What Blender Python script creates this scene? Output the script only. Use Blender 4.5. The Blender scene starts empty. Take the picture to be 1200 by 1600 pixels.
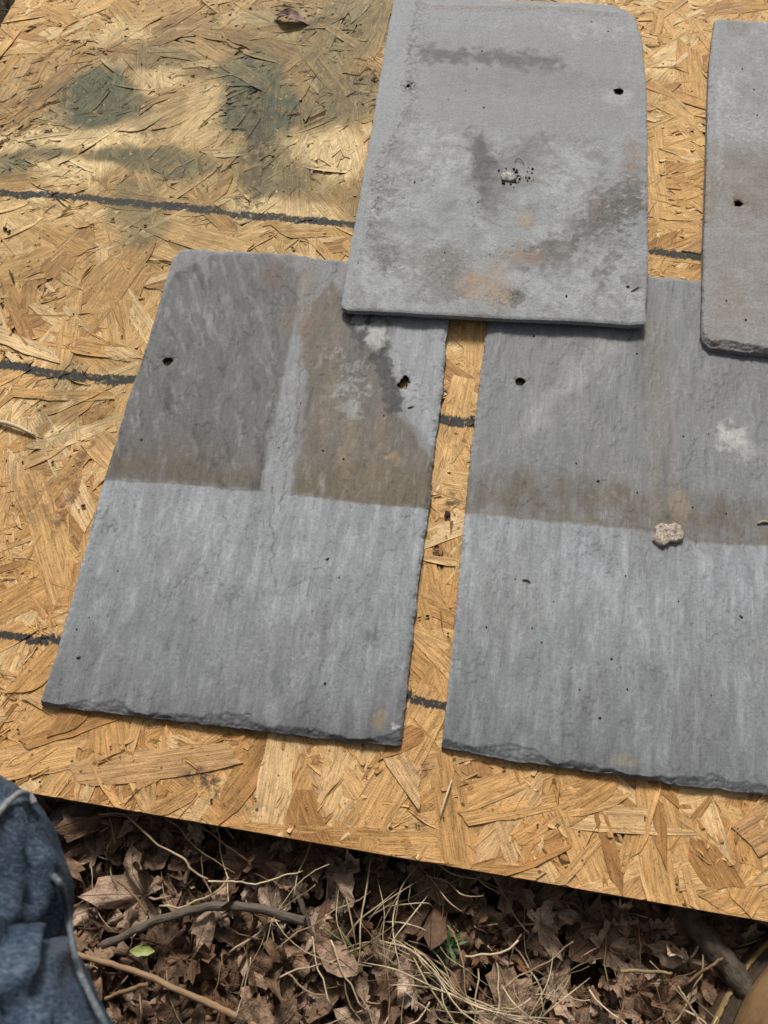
import bpy, math, random
import numpy as np
from mathutils import Matrix, Vector, Euler

random.seed(7)
RNG = np.random.default_rng(7)
sc = bpy.context.scene
COL = sc.collection
R_ = math.radians

# ------------------------------------------------------------------ camera, sky, sun, exposure
F_PX = 1300.0                      # focal length in pixels of the 1200 x 1600 photograph
CAM_H = 0.6858                     # metres above the board
CAM_ROT = (R_(25.971), R_(2.269), R_(9.334))
cam = bpy.data.cameras.new('camera')
cam.sensor_fit = 'VERTICAL'
cam.sensor_height = 36.0
cam.sensor_width = 27.0
cam.lens = F_PX / 1600.0 * 36.0
cam.clip_start = 0.02
cam.clip_end = 500.0
cam.dof.use_dof = True
cam.dof.focus_distance = 0.80
cam.dof.aperture_fstop = 14.0
cam_ob = bpy.data.objects.new('camera', cam)
cam_ob.location = (0, 0, CAM_H)
cam_ob.rotation_euler = CAM_ROT
COL.objects.link(cam_ob)
sc.camera = cam_ob

SUN_EL, SUN_AZ = 42.0, 12.0        # azimuth from +y (the far side) towards -x
world = bpy.data.worlds.new('World')
sc.world = world
world.use_nodes = True
wn = world.node_tree.nodes
wl = world.node_tree.links
wn.clear()
sky = wn.new('ShaderNodeTexSky')
sky.sky_type = 'NISHITA'
sky.sun_disc = False
sky.sun_elevation = R_(SUN_EL)
sky.sun_rotation = R_(-SUN_AZ)
sky.air_density = 1.0
sky.dust_density = 4.0
sky.ozone_density = 1.0
hs = wn.new('ShaderNodeHueSaturation')
hs.inputs['Saturation'].default_value = 0.22       # thin cloud: a nearly white sky
bg = wn.new('ShaderNodeBackground')
bg.inputs['Strength'].default_value = 0.055
wo = wn.new('ShaderNodeOutputWorld')
wl.new(sky.outputs[0], hs.inputs['Color'])
wl.new(hs.outputs[0], bg.inputs['Color'])
wl.new(bg.outputs[0], wo.inputs['Surface'])

sun = bpy.data.lights.new('sun', 'SUN')
sun.energy = 2.6
sun.angle = R_(12)
sun.color = (1.0, 0.95, 0.88)
sun_ob = bpy.data.objects.new('sun', sun)
sd = Vector((-math.sin(R_(SUN_AZ)) * math.cos(R_(SUN_EL)), math.cos(R_(SUN_AZ)) * math.cos(R_(SUN_EL)), math.sin(R_(SUN_EL))))
sun_ob.rotation_euler = sd.to_track_quat('Z', 'Y').to_euler()
sun_ob.location = sd * 5
COL.objects.link(sun_ob)

sc.view_settings.view_transform = 'Standard'
sc.view_settings.look = 'None'
sc.view_settings.gamma = 1.0
sc.view_settings.use_curve_mapping = False
sc.view_settings.exposure = 0.52

# ------------------------------------------------------------------ measuring helpers
CAM_M = Matrix.Translation((0, 0, CAM_H)) @ Euler(CAM_ROT, 'XYZ').to_matrix().to_4x4()
CAM_P = CAM_M.translation.copy()


def ray(px, py):
    return (CAM_M.to_3x3() @ Vector(((px - 600) / F_PX, -(py - 800) / F_PX, -1.0)))


def at(px, py, z=0.0):
    d = ray(px, py)
    return CAM_P + d * ((z - CAM_P.z) / d.z)


# ------------------------------------------------------------------ noise (numpy)
def _hash(ix, iy, seed):
    h = (ix.astype(np.int64) * 0x27d4eb2d + iy.astype(np.int64) * 0x165667b1 + seed * 0x9e3779b1) & 0xFFFFFFFF
    h ^= h >> 15; h = (h * 0x2c1b3c6d) & 0xFFFFFFFF
    h ^= h >> 12; h = (h * 0x297a2d39) & 0xFFFFFFFF
    h ^= h >> 15
    return h


def perlin(x, y, seed=0):
    x = np.asarray(x, float); y = np.asarray(y, float)
    x0 = np.floor(x); y0 = np.floor(y)
    fx = x - x0; fy = y - y0

    def g(ix, iy, dx, dy):
        a = _hash(ix, iy, seed) * (2 * np.pi / 4294967296.0)
        return np.cos(a) * dx + np.sin(a) * dy
    u = fx * fx * fx * (fx * (fx * 6 - 15) + 10)
    v = fy * fy * fy * (fy * (fy * 6 - 15) + 10)
    n00 = g(x0, y0, fx, fy); n10 = g(x0 + 1, y0, fx - 1, fy)
    n01 = g(x0, y0 + 1, fx, fy - 1); n11 = g(x0 + 1, y0 + 1, fx - 1, fy - 1)
    return 1.5 * ((n00 * (1 - u) + n10 * u) * (1 - v) + (n01 * (1 - u) + n11 * u) * v)


def fbm(x, y, seed=0, octs=4, gain=0.5):
    s = 0.0; a = 1.0; t = 0.0
    for k in range(octs):
        c_, d_ = math.cos(0.7 + 1.3 * k), math.sin(0.7 + 1.3 * k)
        s = s + a * perlin((c_ * x - d_ * y) * 2.03 ** k + 17.3 * k, (d_ * x + c_ * y) * 2.03 ** k - 9.1 * k, seed + 31 * k)
        t += a; a *= gain
    return s / t * 2.0


def sstep(a, b, x):
    t = np.clip((x - a) / (b - a), 0, 1)
    return t * t * (3 - 2 * t)


# ------------------------------------------------------------------ mesh / object helpers
def mesh_np(name, V, faces, smooth=True, uv=None, attrs=None):
    """V (n,3); faces: (m,k) array or list of tuples; attrs: {name: (n,) or (n,4)} on points"""
    me = bpy.data.meshes.new(name)
    V = np.asarray(V, np.float32)
    if isinstance(faces, np.ndarray):
        m, k = faces.shape
        me.vertices.add(len(V)); me.vertices.foreach_set('co', V.ravel())
        me.loops.add(m * k); me.loops.foreach_set('vertex_index', faces.astype(np.int32).ravel())
        me.polygons.add(m)
        me.polygons.foreach_set('loop_start', (np.arange(m) * k).astype(np.int32))
        me.update(calc_edges=True)
    else:
        me.from_pydata([tuple(map(float, v)) for v in V], [], faces)
    me.polygons.foreach_set('use_smooth', np.full(len(me.polygons), smooth))
    if attrs:
        for nm, a in attrs.items():
            a = np.asarray(a, np.float32)
            if a.ndim == 1:
                at_ = me.attributes.new(nm, 'FLOAT', 'POINT'); at_.data.foreach_set('value', a)
            else:
                at_ = me.attributes.new(nm, 'FLOAT_COLOR', 'POINT'); at_.data.foreach_set('color', a.ravel())
    if uv is not None:
        lay = me.uv_layers.new(name='UVMap')
        vi = np.empty(len(me.loops), np.int32); me.loops.foreach_get('vertex_index', vi)
        lay.data.foreach_set('uv', np.asarray(uv, np.float32)[vi].ravel())
    me.validate()
    me.update()
    return me


def link(name, data, mat=None, parent=None, loc=None, rot=None, label=None, cat=None, group=None, kind=None):
    o = bpy.data.objects.new(name, data)
    COL.objects.link(o)
    if mat is not None and data is not None and len(data.materials) == 0:
        data.materials.append(mat)
    if parent is not None:
        o.parent = parent
    if loc is not None:
        o.location = loc
    if rot is not None:
        o.rotation_euler = rot
    for k, v in (('label', label), ('category', cat), ('group', group), ('kind', kind)):
        if v:
            o[k] = v
    return o


def catmull(P, n):
    P = [np.array(p, float) for p in P]
    P = [2 * P[0] - P[1]] + P + [2 * P[-1] - P[-2]]
    out = []
    segs = len(P) - 3
    for j in range(n):
        t = j / (n - 1) * segs
        i = min(int(t), segs - 1); t -= i
        a, b, c, d = P[i:i + 4]
        out.append(0.5 * ((2 * b) + (c - a) * t + (2 * a - 5 * b + 4 * c - d) * t * t + (3 * b - a - 3 * c + d) * t ** 3))
    return np.array(out)


def tube(P, rad, nseg=7, rough=0.0, seed=0, flat=1.0):
    """closed tube along the polyline P; returns V, faces(list), uv"""
    P = np.asarray(P, float); n = len(P)
    rad = np.broadcast_to(np.asarray(rad, float), (n,))
    T = np.gradient(P, axis=0); T /= np.linalg.norm(T, axis=1)[:, None] + 1e-12
    ref = np.array([0.0, 0.0, 1.0])
    V = []; UV = []
    s = np.concatenate([[0], np.cumsum(np.linalg.norm(np.diff(P, axis=0), axis=1))])
    for i in range(n):
        a = np.cross(T[i], ref)
        if np.linalg.norm(a) < 1e-3:
            a = np.cross(T[i], [0, 1, 0])
        a /= np.linalg.norm(a); b = np.cross(a, T[i])
        for k in range(nseg):
            th = 2 * math.pi * k / nseg
            r = rad[i]
            if rough:
                r = r * (1 + rough * float(fbm(np.array([s[i] * 60 + seed]), np.array([k * 0.9 + seed * 3.1]), 5, 3)[0]))
            V.append(P[i] + r * (math.cos(th) * a + flat * math.sin(th) * b)); UV.append((s[i], k / nseg * 0.02))
    Fc = []
    for i in range(n - 1):
        for k in range(nseg):
            k2 = (k + 1) % nseg
            Fc.append((i * nseg + k, i * nseg + k2, (i + 1) * nseg + k2, (i + 1) * nseg + k))
    Fc.append(tuple(range(nseg))[::-1]); Fc.append(tuple((n - 1) * nseg + k for k in range(nseg)))
    return np.array(V), Fc, np.array(UV)


# ------------------------------------------------------------------ node helpers
class NT:
    def __init__(self, name):
        self.mat = bpy.data.materials.new(name)
        self.mat.use_nodes = True
        self.t = self.mat.node_tree
        self.t.nodes.clear()
        self.out = self.t.nodes.new('ShaderNodeOutputMaterial')
        self.bsdf = self.t.nodes.new('ShaderNodeBsdfPrincipled')
        self.t.links.new(self.bsdf.outputs[0], self.out.inputs['Surface'])

    def node(self, ty, **kw):
        n = self.t.nodes.new(ty)
        for k, v in kw.items():
            setattr(n, k, v)
        return n

    def put(self, sock, v):
        if hasattr(v, 'is_output') or isinstance(v, bpy.types.NodeSocket):
            self.t.links.new(v, sock)
        elif isinstance(v, (tuple, list)) and len(v) == 3 and sock.type == 'RGBA':
            sock.default_value = (*v, 1)
        else:
            sock.default_value = v

    def m(self, op, a, b=0.0, c=0.0, clamp=False):
        n = self.node('ShaderNodeMath', operation=op, use_clamp=clamp)
        self.put(n.inputs[0], a); self.put(n.inputs[1], b); self.put(n.inputs[2], c)
        return n.outputs[0]

    def vm(self, op, a, b=(0, 0, 0)):
        n = self.node('ShaderNodeVectorMath', operation=op)
        self.put(n.inputs[0], a); self.put(n.inputs[1], b)
        return n.outputs['Value'] if op in ('LENGTH', 'DOT_PRODUCT', 'DISTANCE') else n.outputs[0]

    def mr(self, x, a, b, c=0.0, d=1.0, smooth=True):
        n = self.node('ShaderNodeMapRange', interpolation_type='SMOOTHSTEP' if smooth else 'LINEAR')
        self.put(n.inputs['Value'], x)
        n.inputs['From Min'].default_value = a; n.inputs['From Max'].default_value = b
        n.inputs['To Min'].default_value = c; n.inputs['To Max'].default_value = d
        return n.outputs['Result']

    def mix(self, fac, a, b, mode='MIX'):
        n = self.node('ShaderNodeMix', data_type='RGBA', blend_type=mode)
        self.put(n.inputs['Factor'], fac); self.put(n.inputs['A'], a); self.put(n.inputs['B'], b)
        return n.outputs['Result'] if False else n.outputs[2]

    def noise(self, vec, scale, detail=4.0, rough=0.55, dist=0.0, color=False):
        n = self.node('ShaderNodeTexNoise')
        n.inputs['Scale'].default_value = scale; n.inputs['Detail'].default_value = detail
        n.inputs['Roughness'].default_value = rough; n.inputs['Distortion'].default_value = dist
        if vec is not None:
            self.t.links.new(vec, n.inputs['Vector'])
        return n.outputs['Color' if color else 'Fac']

    def ramp(self, x, stops):
        n = self.node('ShaderNodeValToRGB')
        e = n.color_ramp.elements
        while len(e) < len(stops):
            e.new(0.5)
        for i, (p, c) in enumerate(stops):
            e[i].position = p; e[i].color = (*c, 1)
        self.put(n.inputs[0], x)
        return n.outputs['Color']

    def attr(self, name, out='Fac'):
        n = self.node('ShaderNodeAttribute', attribute_name=name)
        return n.outputs[out]

    def xyz(self, x, y, z=0.0):
        n = self.node('ShaderNodeCombineXYZ')
        self.put(n.inputs[0], x); self.put(n.inputs[1], y); self.put(n.inputs[2], z)
        return n.outputs[0]

    def sep(self, v):
        n = self.node('ShaderNodeSeparateXYZ'); self.t.links.new(v, n.inputs[0])
        return n.outputs

    def obj_coord(self):
        return self.node('ShaderNodeTexCoord').outputs['Object']

    def uv(self):
        return self.node('ShaderNodeTexCoord').outputs['UV']

    def pos(self):
        return self.node('ShaderNodeNewGeometry').outputs['Position']

    def orand(self):
        return self.node('ShaderNodeObjectInfo').outputs['Random']

    def bump(self, h, dist, strength=1.0, normal=None):
        n = self.node('ShaderNodeBump')
        n.inputs['Strength'].default_value = strength
        n.inputs['Distance'].default_value = dist
        self.put(n.inputs['Height'], h)
        if normal is not None:
            self.t.links.new(normal, n.inputs['Normal'])
        return n.outputs[0]

    def finish(self, color, rough=0.8, normal=None, spec=0.3):
        self.put(self.bsdf.inputs['Base Color'], color)
        self.put(self.bsdf.inputs['Roughness'], rough)
        self.bsdf.inputs['Specular IOR Level'].default_value = spec
        if normal is not None:
            self.t.links.new(normal, self.bsdf.inputs['Normal'])
        return self.mat


# ------------------------------------------------------------------ materials
Y_EDGE, X_EDGE = 0.0380, -0.697       # near and left sawn edges of the board
LINES = (0.6685, 0.4327, 0.1596)      # the painted stripes


def wood_material(name, core=False):
    t = NT(name)
    pos = t.pos()
    px, py, pz = t.sep(pos)
    if core:
        rnd = t.noise(pos, 9.0, 3)
        g = t.noise(t.vm('MULTIPLY', pos, (60, 500, 600)), 1.0, 3)
        base = t.ramp(rnd, [(0.3, (0.10, 0.055, 0.022)), (0.7, (0.19, 0.11, 0.045))])
        col = t.mix(t.mr(g, 0.35, 0.7), base, (0.07, 0.04, 0.02))
        return t.finish(col, 0.9, t.bump(g, 0.002), 0.2)
    uvx, uvy, _ = t.sep(t.uv())
    rnd = t.m('FRACT', t.m('ADD', t.attr('rnd'), t.m('MULTIPLY', t.orand(), 7.31)))
    rnd2 = t.m('FRACT', t.m('MULTIPLY', rnd, 13.7))
    base = t.ramp(rnd, [(0.0, (0.38, 0.200, 0.072)), (0.12, (0.52, 0.295, 0.108)), (0.40, (0.61, 0.365, 0.148)),
                        (0.72, (0.66, 0.415, 0.182)), (0.92, (0.74, 0.53, 0.285)), (1.0, (0.42, 0.220, 0.085))])
    # long grain, pores and the fine cross ripple of planed softwood
    off = t.m('MULTIPLY', rnd, 37.0)
    gv = t.xyz(t.m('ADD', t.m('MULTIPLY', uvx, 22.0), off), t.m('MULTIPLY', uvy, 620.0), off)
    g1 = t.noise(gv, 1.0, 3, 0.6, 0.6)
    gv2 = t.xyz(t.m('ADD', t.m('MULTIPLY', uvx, 60.0), off), t.m('MULTIPLY', uvy, 210.0), off)
    g2 = t.noise(gv2, 1.0, 2, 0.5, 0.3)
    gp = t.noise(t.xyz(t.m('MULTIPLY', uvx, 240.0), t.m('MULTIPLY', uvy, 900.0), off), 1.0, 2)
    grain = t.m('MULTIPLY', t.mr(g1, 0.30, 0.62, 0.64, 1.08), t.mr(g2, 0.3, 0.7, 0.80, 1.10))
    grain = t.m('MULTIPLY', grain, t.mr(gp, 0.60, 0.72, 1.0, 0.70))
    spk = t.noise(pos, 900.0, 2, 0.7)
    grain = t.m('MULTIPLY', grain, t.mr(spk, 0.3, 0.7, 0.84, 1.12))
    col = t.mix(1.0, base, t.xyz(grain, grain, grain), 'MULTIPLY')
    # weathering: the far part is bleached and yellower, the near part more orange
    wn1 = t.noise(pos, 4.5, 3)
    far = t.mr(t.m('ADD', py, t.m('MULTIPLY', t.m('SUBTRACT', wn1, 0.5), 0.5)), 0.15, 0.75)
    col = t.mix(t.m('MULTIPLY', far, 0.6), col, t.mix(1.0, col, (1.12, 1.15, 1.08), 'MULTIPLY'))
    near = t.mr(t.m('ADD', py, t.m('MULTIPLY', t.m('SUBTRACT', wn1, 0.5), 0.3)), 0.36, 0.12)
    col = t.mix(t.m('MULTIPLY', near, 0.8), col, t.mix(1.0, col, (0.99, 0.93, 0.86), 'MULTIPLY'))
    # grey weather film, per strand and in patches
    wn2 = t.noise(pos, 16.0, 5, 0.65)
    film = t.m('MULTIPLY', t.mr(wn2, 0.40, 0.72), t.mr(rnd2, 0.1, 1.0, 0.25, 0.85))
    col = t.mix(film, col, t.mix(1.0, col, (0.66, 0.62, 0.56), 'MULTIPLY'))
    # green-grey sprayed stain with an uneven edge, dappled sunlight between, painted as pale wood
    nw = t.noise(pos, 7.0, 4, 0.6, 0, True)
    wpos = t.vm('ADD', pos, t.vm('MULTIPLY', t.vm('SUBTRACT', nw, (0.5, 0.5, 0.5)), (0.14, 0.14, 0)))

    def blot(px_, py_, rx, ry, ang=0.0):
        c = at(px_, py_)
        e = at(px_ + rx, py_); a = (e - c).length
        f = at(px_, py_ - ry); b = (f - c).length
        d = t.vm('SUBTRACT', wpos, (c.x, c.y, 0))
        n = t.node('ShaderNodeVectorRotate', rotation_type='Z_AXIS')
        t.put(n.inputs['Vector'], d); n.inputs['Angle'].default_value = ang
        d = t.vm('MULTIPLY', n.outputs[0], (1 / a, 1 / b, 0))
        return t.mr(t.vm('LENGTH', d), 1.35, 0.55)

    dapple = None  # bright spots of sun put into the wood colour
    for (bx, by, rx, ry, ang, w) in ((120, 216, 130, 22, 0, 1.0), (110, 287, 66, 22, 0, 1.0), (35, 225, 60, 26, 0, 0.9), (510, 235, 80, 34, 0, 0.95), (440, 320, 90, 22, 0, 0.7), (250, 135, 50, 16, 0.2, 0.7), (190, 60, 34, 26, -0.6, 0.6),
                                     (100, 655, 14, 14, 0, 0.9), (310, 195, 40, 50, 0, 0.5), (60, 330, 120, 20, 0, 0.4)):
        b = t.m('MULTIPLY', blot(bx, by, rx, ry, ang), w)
        dapple = b if dapple is None else t.m('MAXIMUM', dapple, b)
    col = t.mix(t.m('MULTIPLY', dapple, 0.85), col, t.mix(1.0, (0.92, 0.70, 0.37), t.xyz(grain, grain, grain), 'MULTIPLY'))
    green = None
    for (bx, by, rx, ry, ang, w) in ((145, 170, 85, 62, 0.3, 1.0), (240, 265, 120, 34, 0, 0.95), (60, 262, 80, 34, 0, 0.9),
                                     (405, 160, 75, 95, -0.2, 1.0), (520, 60, 75, 70, 0, 0.75), (520, 165, 80, 70, 0, 0.8),
                                     (425, 250, 95, 60, 0, 0.85), (215, 335, 60, 40, 0, 0.75), (310, 120, 90, 40, 0, 0.55),
                                     (250, 105, 60, 40, -0.5, 0.7), (590, 20, 50, 60, 0, 0.7), (60, 130, 90, 60, 0, 0.35), (330, 170, 300, 170, 0, 0.50), (470, 60, 130, 90, 0, 0.6), (470, 230, 120, 110, 0, 0.6), (160, 230, 200, 90, 0, 0.5),
                                     (560, 290, 40, 60, 0, 0.55), (320, 360, 200, 60, 0, 0.30), (130, 420, 260, 90, 0, 0.22),
                                     (90, 640, 40, 60, 0, 0.45), (190, 600, 40, 70, 0, 0.25)):
        b = t.m('MULTIPLY', blot(bx, by, rx, ry, ang), w)
        green = b if green is None else t.m('MAXIMUM', green, b)
    green = t.m('MULTIPLY', green, t.m('SUBTRACT', 1.0, t.m('MULTIPLY', dapple, 0.7)))
    wn3 = t.noise(pos, 60.0, 4, 0.7)
    green = t.m('MULTIPLY', green, t.mr(wn3, 0.28, 0.52, 0.78, 1.0))
    wn4 = t.noise(pos, 140.0, 2, 0.5)
    green = t.m('MULTIPLY', green, t.mr(wn4, 0.68, 0.72, 1.0, 0.15))
    green = t.m('MULTIPLY', green, t.mr(rnd2, 0.0, 0.3, 0.85, 1.0))
    gcol = t.mix(t.mr(wn2, 0.35, 0.65), (0.095, 0.104, 0.062), (0.148, 0.142, 0.078))
    gcol = t.mix(1.0, gcol, t.xyz(grain, grain, grain), 'MULTIPLY')
    col = t.mix(green, col, gcol)
    # rusty brown dirt in two places of the stain and a few more on the board
    dirt = None
    for (bx, by, rx, ry, ang, w) in ((410, 175, 30, 40, 0, 0.8), (390, 235, 22, 45, 0, 0.85), (395, 310, 22, 40, 0, 0.8), (330, 1205, 40, 22, 0, 0.85),
                                     (80, 760, 55, 60, 0, 0.35), (20, 190, 60, 50, 0, 0.35), (115, 800, 14, 60, 0, 0.7), (655, 1185, 30, 14, 0, 0.6),
                                     (640, 1255, 14, 30, -0.5, 0.5), (700, 805, 12, 14, 0, 0.9), (130, 700, 10, 60, 0, 0.6), (400, 1240, 60, 20, 0, 0.4)):
        b = t.m('MULTIPLY', blot(bx, by, rx, ry, ang), w)
        dirt = b if dirt is None else t.m('MAXIMUM', dirt, b)
    dirt = t.m('MULTIPLY', dirt, t.mr(t.noise(pos, 110.0, 4, 0.75), 0.42, 0.58))
    col = t.mix(dirt, col, (0.07, 0.048, 0.032))
    # small dark specks
    vo = t.node('ShaderNodeTexVoronoi'); t.t.links.new(pos, vo.inputs['Vector']); vo.inputs['Scale'].default_value = 95.0
    sz = t.m('MULTIPLY', t.mr(t.sep(vo.outputs['Color'])[0], 0.72, 1.0, 0.0, 1.0), 0.16)
    sp = t.m('LESS_THAN', vo.outputs['Distance'], sz)
    col = t.mix(t.m('MULTIPLY', sp, 0.8), col, (0.05, 0.035, 0.022))
    # the dark painted stripes, ragged where the paint ran into the grain
    jag = t.m('MULTIPLY', t.m('SUBTRACT', t.noise(t.vm('MULTIPLY', pos, (330, 60, 0)), 1.0, 3, 0.7), 0.5), 0.0085)
    wob = t.m('MULTIPLY', t.m('SUBTRACT', t.noise(pos, 11.0, 2), 0.5), 0.014)
    hop = t.m('MULTIPLY', t.m('SUBTRACT', rnd2, 0.5), 0.0045)
    yy = t.m('ADD', t.m('ADD', py, jag), t.m('ADD', wob, hop))
    band = None
    for y0, hw in zip(LINES, (0.0058, 0.0062, 0.0046)):
        b = t.mr(t.m('ABSOLUTE', t.m('SUBTRACT', yy, y0)), hw, hw - 0.0016)
        band = b if band is None else t.m('MAXIMUM', band, b)
    wear = t.mr(t.noise(pos, 220.0, 3, 0.7), 0.30, 0.45, 0.45, 1.0)
    wear = t.m('MULTIPLY', wear, t.mr(rnd, 0.06, 0.02, 1.0, 0.25))
    col = t.mix(t.m('MULTIPLY', band, wear), col, t.mix(spk, (0.026, 0.025, 0.023), (0.055, 0.052, 0.046)))
    ripple = t.m('SINE', t.m('ADD', t.m('MULTIPLY', uvx, 2900.0), t.m('MULTIPLY', uvy, 500.0)))
    hgt = t.m('ADD', t.m('MULTIPLY', g1, 0.9), t.m('ADD', t.m('MULTIPLY', g2, 0.5), t.m('MULTIPLY', ripple, t.mr(rnd2, 0.6, 1.0, 0.0, 0.05))))
    hgt = t.m('SUBTRACT', hgt, t.m('MULTIPLY', t.mr(gp, 0.60, 0.72), 0.4))
    return t.finish(col, 0.72, t.bump(hgt, 0.0009, 0.9), 0.25)


def slate_material(name, streak=1.0, grit=1.0):
    t = NT(name)
    oc = t.obj_coord()
    c = t.attr('pigment', 'Color')
    s1 = t.noise(t.vm('MULTIPLY', oc, (190, 34, 0)), 1.0, 5, 0.66, 0.7)
    s2 = t.noise(t.vm('MULTIPLY', oc, (70, 14, 0)), 1.0, 4, 0.6, 1.0)
    g = t.noise(oc, 1100.0, 2, 0.7)
    g2 = t.noise(oc, 320.0, 4, 0.7)
    f = t.m('MULTIPLY', t.mr(s1, 0.25, 0.75, 1 - 0.13 * streak, 1 + 0.13 * streak), t.mr(s2, 0.3, 0.7, 1 - 0.09 * streak, 1 + 0.09 * streak))
    f = t.m('MULTIPLY', f, t.mr(g, 0.25, 0.75, 1 - 0.14 * grit, 1 + 0.14 * grit))
    f = t.m('MULTIPLY', f, t.mr(g2, 0.25, 0.75, 1 - 0.16 * grit, 1 + 0.16 * grit))
    s3 = t.noise(t.vm('MULTIPLY', oc, (420, 70, 0)), 1.0, 3, 0.6, 0.5)
    s4 = t.noise(t.vm('ADD', t.vm('MULTIPLY', oc, (330, 42, 0)), (7.3, 2.1, 0)), 1.0, 3, 0.6, 0.8)
    f = t.m('MULTIPLY', f, t.mr(s3, 0.56, 0.70, 1.0, 1 + 0.22 * streak))
    f = t.m('MULTIPLY', f, t.mr(s4, 0.60, 0.74, 1.0, 1 - 0.26 * streak))
    col = t.mix(1.0, c, t.xyz(f, f, f), 'MULTIPLY')
    h = t.m('ADD', t.m('MULTIPLY', t.m('ADD', s1, t.m('MULTIPLY', s3, 0.6)), 0.8 * streak), t.m('ADD', t.m('MULTIPLY', g2, 0.7 * grit), t.m('MULTIPLY', g, 0.25)))
    return t.finish(col, t.mr(g2, 0.3, 0.7, 0.60, 0.76), t.bump(h, 0.0010, 0.85), 0.3)


def leaf_material(name):
    t = NT(name)
    rnd = t.m('FRACT', t.m('ADD', t.attr('rnd'), t.m('MULTIPLY', t.orand(), 5.17)))
    base = t.ramp(rnd, [(0.0, (0.085, 0.048, 0.027)), (0.25, (0.170, 0.100, 0.058)), (0.5, (0.240, 0.148, 0.092)),
                        (0.72, (0.345, 0.232, 0.155)), (0.88, (0.50, 0.365, 0.265)), (0.95, (0.24, 0.115, 0.055)), (1.0, (0.13, 0.065, 0.035))])
    pos = t.pos()
    n1 = t.noise(pos, 75.0, 4, 0.65)
    n2 = t.noise(pos, 420.0, 3, 0.7)
    f = t.m('MULTIPLY', t.mr(n1, 0.3, 0.7, 0.50, 1.25), t.mr(n2, 0.3, 0.7, 0.82, 1.15))
    col = t.mix(1.0, base, t.xyz(f, f, f), 'MULTIPLY')
    vein = t.mr(t.attr('vein'), 0.86, 0.97)
    col = t.mix(t.m('MULTIPLY', vein, 0.45), col, t.mix(1.0, col, (0.55, 0.5, 0.48), 'MULTIPLY'))
    h = t.m('SUBTRACT', t.m('ADD', t.m('MULTIPLY', n1, 1.2), t.m('MULTIPLY', n2, 0.3)), t.m('MULTIPLY', vein, 0.35))
    t.bsdf.inputs['Subsurface Weight'].default_value = 0.0
    return t.finish(col, 0.7, t.bump(h, 0.004, 0.8), 0.25)


def plain_noise_material(name, c0, c1, scale=40.0, stretch=(1, 1, 1), rough=0.8, bump=0.001, coord='obj', spec=0.25, detail=4):
    t = NT(name)
    co = t.pos() if coord == 'pos' else (t.uv() if coord == 'uv' else t.obj_coord())
    n = t.noise(t.vm('MULTIPLY', co, stretch), scale, detail, 0.65)
    r = t.orand()
    n_ = t.m('ADD', n, t.m('MULTIPLY', t.m('SUBTRACT', r, 0.5), 0.45))
    col = t.ramp(n_, [(0.28, c0), (0.72, c1)])
    return t.finish(col, rough, t.bump(n, bump), spec)


MW = wood_material('strand_wood')
MCORE = wood_material('board_core', True)
MSLATE = slate_material('slate_smooth', 1.0, 0.8)
MSLATE_R = slate_material('slate_rough', 0.35, 1.25)
MLEAF = leaf_material('dead_leaf')
MSTRAW = plain_noise_material('straw', (0.22, 0.155, 0.085), (0.60, 0.49, 0.31), 60, rough=0.6, bump=0.0004)
MBARK = plain_noise_material('bark', (0.045, 0.034, 0.026), (0.135, 0.108, 0.085), 1.0, (90, 500, 1), 0.85, 0.002, 'uv')
MREED = plain_noise_material('reed_stem', (0.16, 0.095, 0.05), (0.28, 0.18, 0.10), 1.0, (60, 500, 1), 0.7, 0.0005, 'uv')
MSOIL = plain_noise_material('soil', (0.016, 0.011, 0.008), (0.055, 0.038, 0.027), 60, (1, 1, 1), 0.95, 0.006, 'pos', 0.1)
MCRUMB = plain_noise_material('crumb', (0.012, 0.010, 0.008), (0.06, 0.04, 0.028), 400, (1, 1, 1), 0.95, 0.0005, 'pos', 0.1)


# ------------------------------------------------------------------ ground
GZ = -0.058


def ground_z(x, y):
    return GZ + 0.012 * fbm(x * 4.0, y * 4.0, 11, 4) + 0.005 * perlin(x * 22, y * 22, 4)


xs = np.concatenate([[-60, -20, -8, -4, -2.5, -1.8], np.linspace(-1.4, 1.4, 141), [1.8, 2.5, 4, 8, 20, 60]])
ys = np.concatenate([[-60, -20, -8, -4, -2, -1.2], np.linspace(-0.8, 0.5, 66), [0.7, 0.9, 1.2, 1.6, 2.2, 4, 8, 20, 60]])
GX, GY = np.meshgrid(xs, ys)
gv = np.stack([GX.ravel(), GY.ravel(), ground_z(GX.ravel(), GY.ravel())], 1)
nx_, ny_ = len(xs), len(ys)
ii, jj = np.meshgrid(np.arange(nx_ - 1), np.arange(ny_ - 1))
a = (jj * nx_ + ii).ravel()
gf = np.stack([a, a + 1, a + nx_ + 1, a + nx_], 1)
ground = link('ground', mesh_np('ground', gv, gf), MSOIL, kind='structure', label='dark soil under a litter of dead leaves', cat='ground')


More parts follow.
